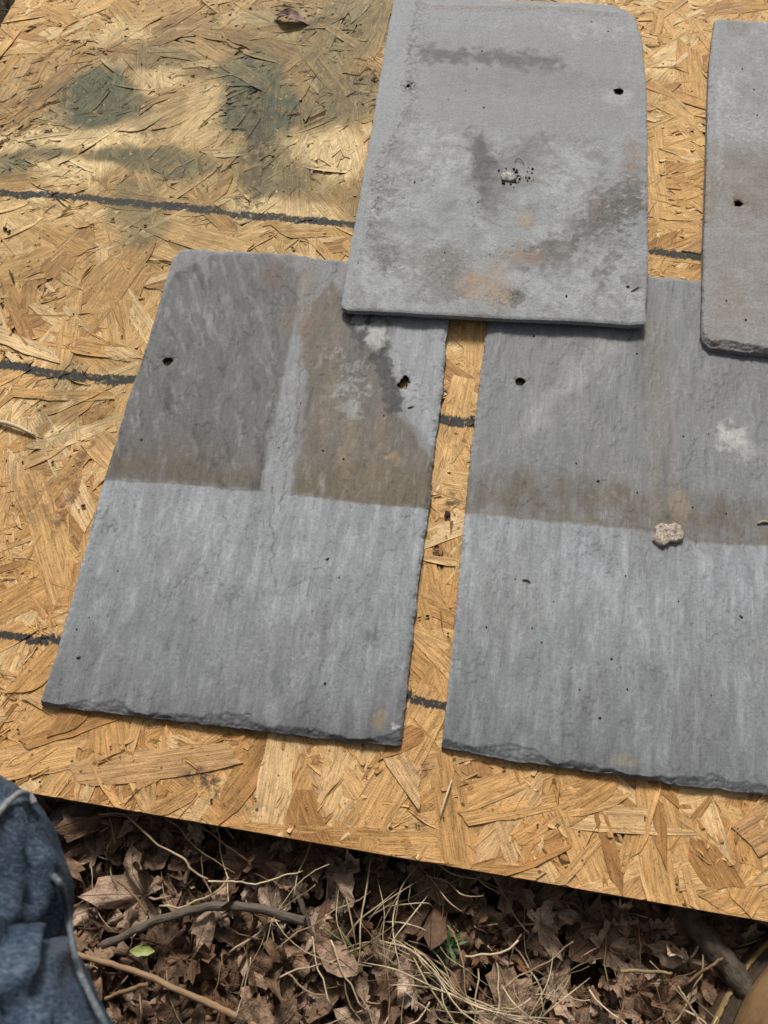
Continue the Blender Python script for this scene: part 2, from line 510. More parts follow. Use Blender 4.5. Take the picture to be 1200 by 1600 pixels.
# --- dead maple leaves: a few crumpled shapes
def leaf_shape(seed, size=0.075):
    r = np.random.default_rng(seed)
    # outline: five lobes with toothed edges, tip angles measured from the stalk axis (+y)
    tips = np.radians([-128, -62, 0, 62, 128]); rad = np.array([0.55, 0.88, 1.0, 0.88, 0.55]) * (1 + 0.12 * r.normal(size=5))
    tips = tips + 0.12 * r.normal(size=5)
    for q_ in r.choice(5, int(r.integers(0, 4)), replace=False):
        rad[q_] *= r.uniform(0.3, 0.7)
    out = []; vein = []
    for i in range(5):
        t0 = tips[i]; R0 = rad[i]
        for da, rr in ((-0.40, 0.62), (-0.30, 0.82), (-0.13, 0.80), (0.0, 1.0), (0.13, 0.80), (0.30, 0.82), (0.40, 0.62)):
            out.append((t0 + da * (1.0 if i in (1, 2, 3) else 0.9), R0 * rr * (1 + 0.06 * r.normal()))); vein.append(1.0 if da == 0 else 0.0)
        if i < 4:
            out.append(((tips[i] + tips[i + 1]) / 2, 0.50 * (1 + 0.15 * r.normal()))); vein.append(0.0)
    out.append((math.pi, 0.10)); vein.append(0.0)
    n = len(out)
    V = [(0, 0, 0)]; ve = [1.0]
    for fr in (0.45, 1.0):
        for (a_, rr), v_ in zip(out, vein):
            q = rr * fr if fr == 1.0 else min(rr * 0.62, 0.36 + 0.10 * rr)
            V.append((math.sin(a_) * q, math.cos(a_) * q, 0)); ve.append(v_)
    V = np.array(V) * size
    Fc = []
    for k in range(n):
        k2 = (k + 1) % n
        Fc.append((0, 1 + k2, 1 + k)); Fc.append((1 + k, 1 + k2, 1 + n + k2, 1 + n + k))
    # stalk
    b = len(V)
    st = np.array([(0, 0, 0), (0.0, -0.3, 0.02), (0.06, -0.62, 0.05)]) * size
    sv, sf, _ = tube(st, [0.0011, 0.0009, 0.0008], 4)
    V = np.concatenate([V, sv]); ve += [0.5] * len(sv)
    Fc += [tuple(b + q for q in f) for f in sf]
    V = np.array(V); x, y = V[:, 0], V[:, 1]
    # crumple and curl
    s = size
    z = 0.20 * s * fbm(x / s * 1.6 + seed, y / s * 1.6, seed, 3) + 0.12 * s * perlin(x / s * 4 + 3, y / s * 4, seed + 5)
    cu = r.uniform(-0.9, 1.3); ax = r.uniform(0, math.pi)
    d = x * math.cos(ax) + y * math.sin(ax)
    z = z + cu * d * d / s * 0.55
    V[:, 2] += z
    V[:, :2] *= (1 - 0.25 * np.clip(np.abs(d) / s, 0, 1) ** 2 * abs(cu))[:, None]
    return V, Fc, np.array(ve)


def oval_leaf_shape(seed, size=0.06, wid=0.36):
    r = np.random.default_rng(seed)
    n = 9; V = []; ve = []
    for i in range(n):
        t_ = i / (n - 1); w = wid * size * math.sin(math.pi * (0.03 + 0.94 * t_)) ** 0.8 * (1 + 0.1 * r.normal())
        for k in (-1, -0.5, 0, 0.5, 1):
            V.append((k * w, (t_ - 0.5) * size * 1.6, 0)); ve.append(1.0 if k == 0 else 0.0)
    Fc = [(i * 5 + k, i * 5 + k + 1, (i + 1) * 5 + k + 1, (i + 1) * 5 + k) for i in range(n - 1) for k in range(4)]
    V = np.array(V); x, y = V[:, 0], V[:, 1]; s = size
    V[:, 2] = 0.10 * s * fbm(x / s * 2 + seed, y / s * 2, seed, 3) + r.uniform(0.2, 1.6) * x * x / s + r.uniform(-0.5, 0.6) * y * y / s * 0.6
    return V, Fc, np.array(ve)


LEAVES = []
for k in range(24):
    LEAVES.append(leaf_shape(40 + k, RNG.uniform(0.024, 0.040)))
for k in range(4):
    LEAVES.append(oval_leaf_shape(80 + k, RNG.uniform(0.018, 0.030), RNG.uniform(0.28, 0.45)))
LEAF_ME = []
for k, (V, Fc, ve) in enumerate(LEAVES):
    me = mesh_np('leaf', V, Fc, True, attrs={'vein': ve, 'rnd': np.full(len(V), k * 0.37 % 1)})
    me.materials.append(MLEAF)
    LEAF_ME.append(me)


def rand_rot(tilt):
    return Euler((RNG.normal(0, tilt), RNG.normal(0, tilt), RNG.uniform(0, 2 * math.pi)), 'XYZ')


def in_view(x, y, z, mx=60):
    v = CAM_M.inverted() @ Vector((x, y, z))
    if v.z > -0.05:
        return False
    px_ = 600 + F_PX * v.x / -v.z; py_ = 800 - F_PX * v.y / -v.z
    return -mx < px_ < 1200 + mx and -mx < py_ < 1600 + mx


# the topmost leaves in view are single pieces, the rest of the litter is one mass
cnt = 0; tries = 0
placed = []
while cnt < 300 and tries < 20000:
    tries += 1
    x = RNG.uniform(-0.36, 0.34); y = RNG.uniform(-0.16, 0.075)
    if not in_view(x, y, GZ, 30):
        continue
    lim = Y_EDGE + 0.03
    if y > lim:
        continue
    k = int(RNG.integers(len(LEAF_ME)))
    z = float(ground_z(np.array([x]), np.array([y]))[0]) + RNG.uniform(0.006, 0.026)
    if y > Y_EDGE - 0.05:
        z = min(z, -0.034)
    o = link('leaf', LEAF_ME[k], None, ground, (x, y, z), rand_rot(0.38))
    s_ = RNG.uniform(0.6, 1.2); o.scale = (s_ * RNG.uniform(0.7, 1.1), s_, s_ * RNG.uniform(0.8, 1.6))
    cnt += 1


def merge_stuff(items):
    """items: list of (V, faces, attrs dict, 4x4) -> arrays"""
    Vs = []; Fs = []; A = {}
    b = 0
    for V, Fc, at_, M in items:
        M = np.array(M)
        Vs.append(V @ M[:3, :3].T + M[:3, 3]); Fs += [tuple(q + b for q in f) for f in Fc]; b += len(V)
        for k_, v_ in at_.items():
            A.setdefault(k_, []).append(v_)
    return np.concatenate(Vs), Fs, {k_: np.concatenate(v_) for k_, v_ in A.items()}


def gz0(x, y):
    return float(ground_z(np.array([x]), np.array([y]))[0])


items = []
for k in range(5000):
    x = RNG.uniform(-0.9, 1.0); y = RNG.uniform(-0.5, 0.09)
    if k > 2900:
        x = RNG.uniform(-1.2, -0.62); y = RNG.uniform(0.0, 1.25)
    if k >= 3300:                                # thinner litter farther out, round the board
        x = RNG.uniform(-1.9, 1.5); y = RNG.uniform(-0.9, 2.1)
        if X_EDGE < x < 0.7 and 0.06 < y < 1.25:
            continue
    V, Fc, ve = LEAVES[int(RNG.integers(len(LEAVES)))]
    z = float(ground_z(np.array([x]), np.array([y]))[0]) + RNG.uniform(0.0, 0.012)
    s_ = RNG.uniform(0.2, 1.0)
    if k % 2 and k <= 2900:  # crumbled leaf bits in the near litter
        x = RNG.uniform(-0.36, 0.36); y = RNG.uniform(-0.16, 0.07); z = gz0(x, y) + RNG.uniform(0.004, 0.02); s_ = RNG.uniform(0.12, 0.5)
    M = Matrix.Translation((x, y, z)) @ rand_rot(0.4).to_matrix().to_4x4() @ Matrix.Scale(s_, 4)
    items.append((V, Fc, {'vein': ve, 'rnd': np.full(len(V), RNG.uniform(0, 0.9))}, M))
V, Fc, A = merge_stuff(items)
link('leaf_mass', mesh_np('leaf_mass', V, Fc, True, attrs=A), MLEAF, ground, kind='stuff')


# ------------------------------------------------------------------ the strand board
board = link('strand_board', None, loc=(0, 0, 0), label='sheet of weathered oriented strand board lying on the leaves, under the slates', cat='board')
BX1, BY1 = 0.70, Y_EDGE + 1.22
bw = []
# core slab just below the strands, with a slightly ragged sawn edge
nxe, nye = 160, 110
ex = np.linspace(X_EDGE, BX1, nxe); ey = np.linspace(Y_EDGE, BY1, nye)
loop = [(x, Y_EDGE) for x in ex] + [(BX1, y) for y in ey[1:]] + [(x, BY1) for x in ex[::-1][1:]] + [(X_EDGE, y) for y in ey[::-1][1:-1]]
loop = np.array(loop)
nl = len(loop)
jag = 0.0006 * fbm(loop[:, 0] * 90, loop[:, 1] * 90, 3, 3)
cen = np.array([(X_EDGE + BX1) / 2, (Y_EDGE + BY1) / 2])
lv = []
for zz, ins in ((-0.0004, 0.0009), (-0.0016, 0.0), (-0.0055, -0.0004), (-0.0095, 0.0), (-0.0114, 0.0008)):
    q = loop + np.sign(cen - loop) * 0
    inx = np.where(np.isclose(loop[:, 0], X_EDGE), 1, np.where(np.isclose(loop[:, 0], BX1), -1, 0))
    iny = np.where(np.isclose(loop[:, 1], Y_EDGE), 1, np.where(np.isclose(loop[:, 1], BY1), -1, 0))
    j = ins + jag + 0.0004 * fbm(loop[:, 0] * 200 + zz * 3e4, loop[:, 1] * 200, 8, 2)
    lv.append(np.stack([loop[:, 0] + inx * j, loop[:, 1] + iny * j, np.full(nl, zz)], 1))
V = np.concatenate(lv)
Fc = []
for r_ in range(4):
    for k in range(nl):
        k2 = (k + 1) % nl
        Fc.append((r_ * nl + k, (r_ + 1) * nl + k, (r_ + 1) * nl + k2, r_ * nl + k2))
Fc.append(tuple(range(nl))); Fc.append(tuple(4 * nl + k for k in range(nl))[::-1])
link('core', mesh_np('core', V, Fc, False), MCORE, board)


def strand_shape(seed, L, W, nl_=9, nw_=4, T=0.0007, bend=1.0, crumple=0.0):
    r = np.random.default_rng(seed)
    s = np.linspace(0, 1, nl_)
    skew0, skew1 = r.normal(0, 0.35, 2) * W
    sweep = r.normal(0, 0.02) * L
    wv = W * (1 + 0.10 * fbm(s * 2.2 + seed, s * 0, seed, 2))
    tp0, tp1 = r.uniform(0.55, 1.0, 2) if r.random() < 0.6 else r.uniform(0.1, 0.8, 2)
    tap = np.minimum(1, tp0 + (1 - tp0) * s / 0.16) * np.minimum(1, tp1 + (1 - tp1) * (1 - s) / 0.16)
    V = []; UV = []
    for i in range(nl_):
        for k in range(nw_):
            c = k / (nw_ - 1) - 0.5
            jx = 0.0
            if i == 0:
                jx = skew0 * c * 2 + r.normal(0, 0.06) * W
            if i == nl_ - 1:
                jx = skew1 * c * 2 + r.normal(0, 0.06) * W
            x = (s[i] - 0.5) * L + jx
            edge = 0.0 if 0 < k < nw_ - 1 else r.normal(0, 0.025) * W
            y = c * wv[i] * tap[i] + edge + sweep * math.sin(math.pi * s[i])
            V.append((x, y, 0)); UV.append((x, y))
    V = np.array(V)
    q = V[:, 0] / L * 2
    b1 = r.normal(0, 0.0005) * bend; b2 = r.normal(0, 0.0004) * bend; b3 = r.normal(0.0, 0.0006) * bend
    V[:, 2] = b1 * q * q + b2 * q ** 3 + b3 * (2 * V[:, 1] / W) ** 2
    if crumple:
        V[:, 2] += crumple * fbm(V[:, 0] * 160 + seed, V[:, 1] * 160, seed, 2)
        V[:, 1] += crumple * 1.4 * fbm(V[:, 0] * 110, V[:, 0] * 0 + seed, seed + 3, 2)
    n = nl_ * nw_
    low = V.copy(); low[:, 2] -= T
    rim = [i for i in range(nw_)] + [(i + 1) * nw_ - 1 for i in range(1, nl_)] + [(nl_ - 1) * nw_ + k for k in range(nw_ - 2, -1, -1)] + [i * nw_ for i in range(nl_ - 2, 0, -1)]
    Fc = [(i * nw_ + k, (i + 1) * nw_ + k, (i + 1) * nw_ + k + 1, i * nw_ + k + 1) for i in range(nl_ - 1) for k in range(nw_ - 1)]
    VV = np.concatenate([V, low[rim]]); UV = np.array(UV); UU = np.concatenate([UV, UV[rim] + (0, 0.0006)])
    m = len(rim)
    for k in range(m):
        k2 = (k + 1) % m
        Fc.append((rim[k], rim[k2], n + k2, n + k))
    return VV, Fc, UU


SH_BIG = [strand_shape(300 + k, RNG.uniform(0.075, 0.150), RNG.uniform(0.011, 0.033), 9, 4, 0.00055, 0.75) for k in range(26)]
SH_MID = [strand_shape(400 + k, RNG.uniform(0.030, 0.075), RNG.uniform(0.005, 0.014), 7, 3, 0.0006, 0.8) for k in range(22)]
SH_SML = [strand_shape(500 + k, RNG.uniform(0.012, 0.035), RNG.uniform(0.0014, 0.0045), 6, 3, 0.0005, 1.1, 0.0006) for k in range(24)]
shapes = SH_BIG + SH_MID + SH_SML
NB, NM = len(SH_BIG), len(SH_MID)
shape_me = []
for k, (V, Fc, UV) in enumerate(shapes):
    if k < NB + NM:
        me = mesh_np('strand', V, Fc, False, UV, {'rnd': np.full(len(V), (k * 0.618) % 1)})
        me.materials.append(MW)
        shape_me.append(me)

items = []
singles = []
pl = []
for k in range(3300):
    pl.append((int(RNG.integers(0, NB)), RNG.uniform(X_EDGE - 0.02, BX1), RNG.uniform(Y_EDGE - 0.015, BY1), 0))
for k in range(3400):
    pl.append((NB + int(RNG.integers(0, NM)), RNG.uniform(X_EDGE - 0.02, BX1), RNG.uniform(Y_EDGE - 0.01, BY1), 1))
for k in range(20000):
    x, y = RNG.uniform(X_EDGE, BX1), RNG.uniform(Y_EDGE, BY1)
    pl.append((NB + NM + int(RNG.integers(0, len(SH_SML))), x, y, 2))
PX = np.array([p[1] for p in pl]); PY = np.array([p[2] for p in pl])
mess = fbm(PX * 13, PY * 13, 77, 3)          # where the fine shavings lie open
swirl = fbm(PX * 6, PY * 6, 91, 2)
for i, (k, x, y, cls) in enumerate(pl):
    if cls > 0 and ((-0.29 < x < -0.09 and 0.16 < y < 0.56) or (0.05 < x < 0.25 and 0.17 < y < 0.58) or (-0.11 < x < 0.09 and 0.68 < y < 1.0) or (0.27 < x < 0.45 and 0.68 < y < 1.0)):
        continue                                 # wholly under the slates
    if cls == 2 and mess[i] < 0.05 and RNG.random() < 0.82:
        continue
    if cls == 0:
        z = RNG.uniform(-0.0003, 0.0013) - 0.0006 * max(0.0, mess[i])
    elif cls == 1:
        z = RNG.uniform(-0.0003, 0.0012)
    else:
        z = RNG.uniform(-0.0004, 0.0008) + 0.0005 * max(0.0, mess[i])
    ang = RNG.uniform(0, math.pi) if RNG.random() < 0.55 else RNG.normal(1.1 + 1.4 * swirl[i], 0.35)
    tl = (0.004, 0.010, 0.035)[cls]
    tilt = Euler((RNG.normal(0, tl * 1.6), RNG.normal(0, tl), ang), 'XYZ')
    M = Matrix.Translation((x, y, z)) @ tilt.to_matrix().to_4x4()
    items.append([k, M, cls, z])
# the strands that show largest lie on top, inside the view and clear of the slates: those are single pieces
free = []
for idx, (k, M, cls, z) in enumerate(items):
    if cls > 1:
        continue
    p = M.translation
    if not in_view(p.x, p.y, 0, -10):
        continue
    V = shapes[k][0]
    W_ = np.array(M); Q = V @ W_[:3, :3].T + W_[:3, 3]
    if Q[:, 1].min() < Y_EDGE + 0.001 or Q[:, 0].min() < X_EDGE + 0.001:
        continue
    if (-0.35 < p.x < 0.5 and 0.125 < p.y < 0.60 and not (-0.036 < p.x < 0.0)) or (-0.17 < p.x < 0.14 and p.y > 0.56) or (p.x > 0.21 and p.y > 0.56):
        continue
    area = (V[:, 0].max() - V[:, 0].min()) * (V[:, 1].max() - V[:, 1].min())
    free.append((z + (0.0005 if cls == 0 else 0) + area * 0.25, idx))
free.sort(reverse=True)
single_ids = set(i for _, i in free[:300])
AV = []; AF = []; AU = []; AR = []
base_n = 0
for idx, (k, M, cls, z) in enumerate(items):
    if idx in single_ids:
        M2 = M.copy(); M2.translation.z += 0.00025
        o = link('strand', shape_me[k], None, board)
        o.matrix_local = M2
        continue
    V, Fc, UV = shapes[k]
    W_ = np.array(M); Q = V @ W_[:3, :3].T + W_[:3, 3]
    Q[:, 0] = np.clip(Q[:, 0], X_EDGE, BX1); Q[:, 1] = np.clip(Q[:, 1], Y_EDGE, BY1)
    AV.append(Q); AF.append(np.array([f if len(f) == 4 else f + (f[-1],) for f in Fc]) + base_n)
    AU.append(UV); AR.append(np.full(len(V), RNG.random())); base_n += len(V)
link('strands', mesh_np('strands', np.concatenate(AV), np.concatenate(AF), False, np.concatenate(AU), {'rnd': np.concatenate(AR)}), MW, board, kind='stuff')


# ------------------------------------------------------------------ roofing slates
class Slate:
    """A slab with ragged edges; local x across, y along the length, z up; all measures in metres."""

    def __init__(s, name, bl, br, zb, tilt, T, length, mat, label, seed, step=0.00105):
        s.T = T; s.seed = seed; s.step = step; s.name = name; s.mat = mat; s.label = label
        a = at(*bl, z=zb); b = at(*br, z=zb)
        ang = math.atan2(b.y - a.y, b.x - a.x)
        s.M = Matrix.Translation((a.x, a.y, zb - T)) @ Matrix.Rotation(ang, 4, 'Z') @ Matrix.Rotation(tilt, 4, 'X')
        s.Mi = s.M.inverted()

    def px(s, x, y):
        o = s.Mi @ CAM_P
        d = s.Mi.to_3x3() @ ray(x, y)
        k = (s.T - o.z) / d.z
        return np.array([o.x + d.x * k, o.y + d.y * k])

    def pts(s, P):
        return np.array([s.px(*p) for p in P])

    def curve(s, P, n, amp, freq, seed):
        P = s.pts(P) if not isinstance(P, np.ndarray) else P
        d = np.concatenate([[0], np.cumsum(np.linalg.norm(np.diff(P, axis=0), axis=1))])
        q = np.linspace(0, d[-1], n)
        C = np.stack([np.interp(q, d, P[:, 0]), np.interp(q, d, P[:, 1])], 1)
        tg = np.gradient(C, axis=0); tg /= np.linalg.norm(tg, axis=1)[:, None]
        nm = np.stack([-tg[:, 1], tg[:, 0]], 1)
        j = amp * fbm(q * freq, q * 0 + seed * 1.7, seed, 5, 0.6)
        w = np.minimum(1, np.minimum(np.arange(n), n - 1 - np.arange(n)) / 4.0)
        return C + nm * (j * w)[:, None]

    def grid(s, left, right, bottom, top, amp=(0.0007, 0.0007, 0.0009, 0.0009), freq=55):
        """boundary polylines in photo points: left/right run up, bottom/top run left to right"""
        pl_ = [p if isinstance(p, np.ndarray) else s.pts(p) for p in (left, right, bottom, top)]
        # shared corners
        pl_[2][0] = pl_[0][0]; pl_[2][-1] = pl_[1][0]; pl_[3][0] = pl_[0][-1]; pl_[3][-1] = pl_[1][-1]
        wd = np.linalg.norm(pl_[2][-1] - pl_[2][0]); ln = np.linalg.norm(pl_[0][-1] - pl_[0][0])
        s.nu = int(wd / s.step); s.nv = int(ln / s.step)
        Lc = s.curve(pl_[0], s.nv, amp[0], freq, s.seed); Rc = s.curve(pl_[1], s.nv, amp[1], freq, s.seed + 1)
        Bc = s.curve(pl_[2], s.nu, amp[2], freq, s.seed + 2); Tc = s.curve(pl_[3], s.nu, amp[3], freq, s.seed + 3)
        u = np.linspace(0, 1, s.nu)[None, :, None]; v = np.linspace(0, 1, s.nv)[:, None, None]
        P = (1 - v) * Bc[None] + v * Tc[None] + (1 - u) * Lc[:, None] + u * Rc[:, None] \
            - ((1 - u) * (1 - v) * Bc[0] + u * (1 - v) * Bc[-1] + (1 - u) * v * Tc[0] + u * v * Tc[-1])
        s.X = P[..., 0]; s.Y = P[..., 1]
        s.dL = np.linalg.norm(P - Lc[:, None], axis=-1); s.dR = np.linalg.norm(P - Rc[:, None], axis=-1)
        s.dB = np.linalg.norm(P - Bc[None], axis=-1); s.dT = np.linalg.norm(P - Tc[None], axis=-1)
        s.H = np.zeros_like(s.X)
        s.C = np.zeros(s.X.shape + (3,))
        s.holes = []
        s.mod = 1.0; s.softm = 1.0; s.warpm = 1.0

    # ---- noise and masks in local coordinates
    def n(s, sx, sy=None, seed=0, o=4, g=0.5):
        sy = sx if sy is None else sy
        return fbm(s.X * 1000 / sx, s.Y * 1000 / sy, s.seed * 13 + seed, o, g)

    def warp(s, w, sc, seed):
        return s.X + w * 0.001 * s.n(sc, None, seed + 1, 3), s.Y + w * 0.001 * s.n(sc, None, seed + 2, 3)

    def poly(s, P, soft=2.0, warp=3.0, wsc=14.0, seed=0):
        P = s.pts(P); X, Y = s.warp(warp * s.warpm, wsc, seed); soft = soft * s.softm
        ins = np.zeros(X.shape, bool); D = np.full(X.shape, 1e9)
        n = len(P)
        for i in range(n):
            (x1, y1), (x2, y2) = P[i], P[(i + 1) % n]
            dx, dy = x2 - x1, y2 - y1
            t_ = np.clip(((X - x1) * dx + (Y - y1) * dy) / (dx * dx + dy * dy + 1e-12), 0, 1)
            D = np.minimum(D, np.hypot(X - x1 - t_ * dx, Y - y1 - t_ * dy))
            c = ((y1 > Y) != (y2 > Y)) & (X < (x2 - x1) * (Y - y1) / (y2 - y1 + 1e-12) + x1)
            ins ^= c
        D = np.where(ins, D, -D) * 1000
        return sstep(-soft, soft, D)

    def line(s, P, w, soft=1.0, warp=2.0, wsc=10.0, seed=0):
        P = s.pts(P); X, Y = s.warp(warp, wsc, seed)
        D = np.full(X.shape, 1e9)
        for i in range(len(P) - 1):
            (x1, y1), (x2, y2) = P[i], P[i + 1]
            dx, dy = x2 - x1, y2 - y1
            t_ = np.clip(((X - x1) * dx + (Y - y1) * dy) / (dx * dx + dy * dy + 1e-12), 0, 1)
            D = np.minimum(D, np.hypot(X - x1 - t_ * dx, Y - y1 - t_ * dy))
        return sstep(w / 2 + soft, w / 2 - soft, D * 1000)

    def blob(s, x, y, rx, ry, soft=0.5, warp=4.0, wsc=12.0, seed=0, rot=0.0):
        c = s.px(x, y); a = np.linalg.norm(s.px(x + rx, y) - c); b = np.linalg.norm(s.px(x, y - ry) - c)
        X, Y = s.warp(warp, wsc, seed)
        dx, dy = X - c[0], Y - c[1]
        cr, sr = math.cos(rot), math.sin(rot)
        d = np.hypot((dx * cr + dy * sr) / a, (-dx * sr + dy * cr) / b)
        return sstep(1 + soft, 1 - soft, d)

    def tint(s, mask, col, k=1.0):
        m = np.clip(mask * k * s.mod, 0, 1)[..., None]
        s.C = s.C * (1 - m) + np.array(col) * m

    def gain(s, mask, k):
        """multiply pigment where mask, k scalar or rgb"""
        m = mask[..., None]
        s.C = s.C * (1 + m * (np.array(k) - 1))

    def hole(s, x, y, r, shape=None):
        s.holes.append((s.px(x, y), r * 0.001, shape))

    def flaked_edge(s, d, along, w0, w1, drop, layers=4, seed=0, rough=0.5):
        """broken edge: thin leaves of slate snapped off one behind the other"""
        w = 0.001 * (w0 + (w1 - w0) * np.clip(0.42 + 0.55 * fbm(along * 21, along * 0 + seed, s.seed + seed, 3, 0.5), 0, 1) ** 1.3)
        q = 1 - d / w + rough * 0.50 * s.n(16, 8, seed + 50, 5, 0.65)
        q = np.where(d < 0.0012, np.maximum(q, 0.80), q)
        q = np.clip(q, 0, 1)
        st = np.zeros_like(q)
        for k in range(layers):
            e = (k + 0.4) / layers + 0.16 * s.n(14, 7, seed + 60 + k, 5, 0.68)
            st += sstep(e - 0.02, e + 0.02, q) * (q > 0.001) / layers
        return -(0.001 * drop) * (0.75 * st + 0.25 * q), q

    def build(s):
        nu, nv = s.nu, s.nv
        X = s.X.copy(); Y = s.Y.copy()
        keep = np.ones((nv - 1, nu - 1), bool)
        rimv = []
        for c, r, shape in s.holes:
            dx = X - c[0]; dy = Y - c[1]; d = np.hypot(dx, dy); th = np.arctan2(dy, dx)
            rr = r * (1 + 0.07 * np.sin(3 * th + c[0] * 900) + 0.05 * np.sin(5 * th + 1))
            if shape is not None:
                rr = shape(th) * r
            ins = d < rr
            # pull the ring of vertices next to the rim onto it
            near = (np.abs(d - rr) < s.step * 0.75)
            X = np.where(near, c[0] + np.cos(th) * rr, X); Y = np.where(near, c[1] + np.sin(th) * rr, Y)
            core_ = ins & ~near
            q = core_[:-1, :-1] | core_[1:, :-1] | core_[:-1, 1:] | core_[1:, 1:]
            full = (ins | near)
            allin = full[:-1, :-1] & full[1:, :-1] & full[:-1, 1:] & full[1:, 1:]
            keep &= ~(q | allin & (ins[:-1, :-1] | ins[1:, 1:]))
            s.H = s.H - 0.0016 * np.exp(-np.clip((d - rr) / (0.9 * r), 0, 50)) * (0.6 + 0.6 * s.n(5, None, 5))
        Zt = s.T + s.H
        edge = np.minimum(np.minimum(s.dL, s.dR), np.minimum(s.dB, s.dT))
        top = np.stack([X, Y, Zt], -1).reshape(-1, 3)
        inset = 0.0
        bot = np.stack([X, Y, np.full_like(X, 0.0)], -1).reshape(-1, 3)
        idx = np.arange(nu * nv).reshape(nv, nu)
        a_ = idx[:-1, :-1][keep]; b_ = idx[:-1, 1:][keep]; c_ = idx[1:, 1:][keep]; d_ = idx[1:, :-1][keep]
        ft = np.stack([a_, b_, c_, d_], 1); N = nu * nv
        fb = ft[:, ::-1] + N
        # walls on every open rim (outer edge and holes)
        e = np.concatenate([ft[:, [0, 1]], ft[:, [1, 2]], ft[:, [2, 3]], ft[:, [3, 0]]])
        key = e.min(1).astype(np.int64) * N + e.max(1)
        uq, first, cnt_ = np.unique(key, return_index=True, return_counts=True)
        rim = e[first[cnt_ == 1]]
        # a middle ring roughens the wall
        rv = np.unique(rim); mp = np.full(N, -1); mp[rv] = np.arange(len(rv)) + 2 * N
        mid = (top[rv] * 0.5 + bot[rv] * 0.5); hl_ = edge.reshape(-1)[rv] >= 1e-5; mid[hl_, 2] = top[rv][hl_, 2] - 0.0007
        cx = np.array([X.mean(), Y.mean()])
        jit = 0.0009 * fbm(mid[:, 0] * 160, mid[:, 1] * 160, s.seed + 9, 3)
        dr = mid[:, :2] - cx; dr /= np.linalg.norm(dr, axis=1)[:, None]
        onb = edge.reshape(-1)[rv] < 1e-5
        mid[:, :2] += dr * (jit * onb)[:, None]
        fw = np.concatenate([np.stack([rim[:, 1], rim[:, 0], mp[rim[:, 0]], mp[rim[:, 1]]], 1),
                             np.stack([mp[rim[:, 1]], mp[rim[:, 0]], rim[:, 0] + N, rim[:, 1] + N], 1)])
        V = np.concatenate([top, bot, mid]); Fq = np.concatenate([ft, fw])
        C = np.clip(s.C, 0.004, 1).reshape(-1, 3)
        dark = np.array([0.022, 0.019, 0.016])
        Cm = np.where(onb[:, None], C[rv] * 0.5 + 0.5 * np.array([0.13, 0.133, 0.14]), dark)
        Cb = np.where((edge.reshape(-1) < 1e-5)[:, None], C * 0 + C.mean(0), dark)
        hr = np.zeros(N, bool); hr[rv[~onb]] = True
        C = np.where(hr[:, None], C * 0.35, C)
        Call = np.concatenate([C, Cb, Cm])
        Call = np.concatenate([Call, np.ones((len(Call), 1))], 1)
        used = np.unique(Fq); re = np.full(len(V), -1); re[used] = np.arange(len(used))
        me = mesh_np(s.name, V[used], re[Fq], True, attrs={'pigment': Call[used]})
        me.set_sharp_from_angle(angle=R_(48))
        o = link(s.name, me, s.mat, label=s.label, cat='slate', group='roofing slates laid on the board')
        o.matrix_world = s.M
        return o


GREY = np.array((0.222, 0.237, 0.247))
BROWN = (0.165, 0.135, 0.098)
Z0 = 0.0022                                      # slates lie on the highest strands


def basic_relief(s, amp=1.0):
    s.H += 0.001 * amp * (0.30 * s.n(60, 160, 1, 3) + 0.22 * s.n(11, 75, 2, 4, 0.55) + 0.05 * s.n(4, 20, 3, 3))
    # thin cleavage steps that follow the grain
    q = s.n(34, 110, 4, 4)
    for lv_ in (-0.28, 0.12, 0.42):
        s.H += 0.00045 * amp * sstep(lv_ - 0.010, lv_ + 0.010, q)


def sides(s, wl=5.0, dl=1.6, wr=4.0, dr=1.5, wt=4.0, dt=1.5):
    for d, w, dp, sd_ in ((s.dL, wl, dl, 21), (s.dR, wr, dr, 22), (s.dT, wt, dt, 23)):
        ww = 0.001 * w * (1 + 0.45 * s.n(16, 16, sd_, 3))
        s.H -= 0.001 * dp * np.clip(1 - d / ww, 0, 1) ** 1.4 * (1 + 0.3 * s.n(4, 4, sd_ + 5, 2))


# ---------------- slate with two brown stain rectangles (left)
A_ = Slate('slate', (62, 1098), (627, 1161), Z0 + 0.006, 0.0, 0.006, 0.5, MSLATE,
           'grey slate with two dark stained rectangles, nearest the jeans leg', 1)
A_.grid([(62, 1100), (100, 978), (160, 760), (203, 612), (222, 560), (258, 440), (268, 407), (281, 389)],
        [(627, 1163), (640, 1035), (655, 900), (672, 780), (680, 690), (692, 600), (700, 500), (708, 418)],
        [(62, 1100), (130, 1108), (190, 1115), (300, 1128), (420, 1143), (520, 1155), (600, 1163), (627, 1163)],
        [(283, 389), (340, 390), (400, 393), (470, 398), (490, 402), (520, 404), (545, 408), (708, 418)],
        amp=(0.0007, 0.0013, 0.0010, 0.0014))
s = A_
basic_relief(s); sides(s, 5, 1.7, 4.5, 2.4, 4, 2.0)
fe, qb = s.flaked_edge(s.dB, s.X, 1.5, 17, 2.6, 3, 7)
s.H += fe
s.C[:] = GREY
st = s.n(7, 90, 30, 4); st2 = s.n(22, 160, 31, 3); mt = s.n(40, 50, 32, 3)
s.C *= (1 + 0.05 * st + 0.06 * st2 + 0.08 * mt + 0.05 * s.n(10, 26, 37, 4, 0.6))[..., None]
s.tint(sstep(-0.1, 0.7, s.n(50, 90, 33, 3)) * 0.5, (0.215, 0.218, 0.224))
crk = np.abs(s.n(13, 60, 38, 4)); s.gain(sstep(0.03, 0.0, crk) * sstep(0.1, 0.5, s.n(40, 60, 39, 2)), 0.62); s.H -= 0.0003 * sstep(0.04, 0.0, crk) * sstep(0.1, 0.5, s.n(40, 60, 39, 2))
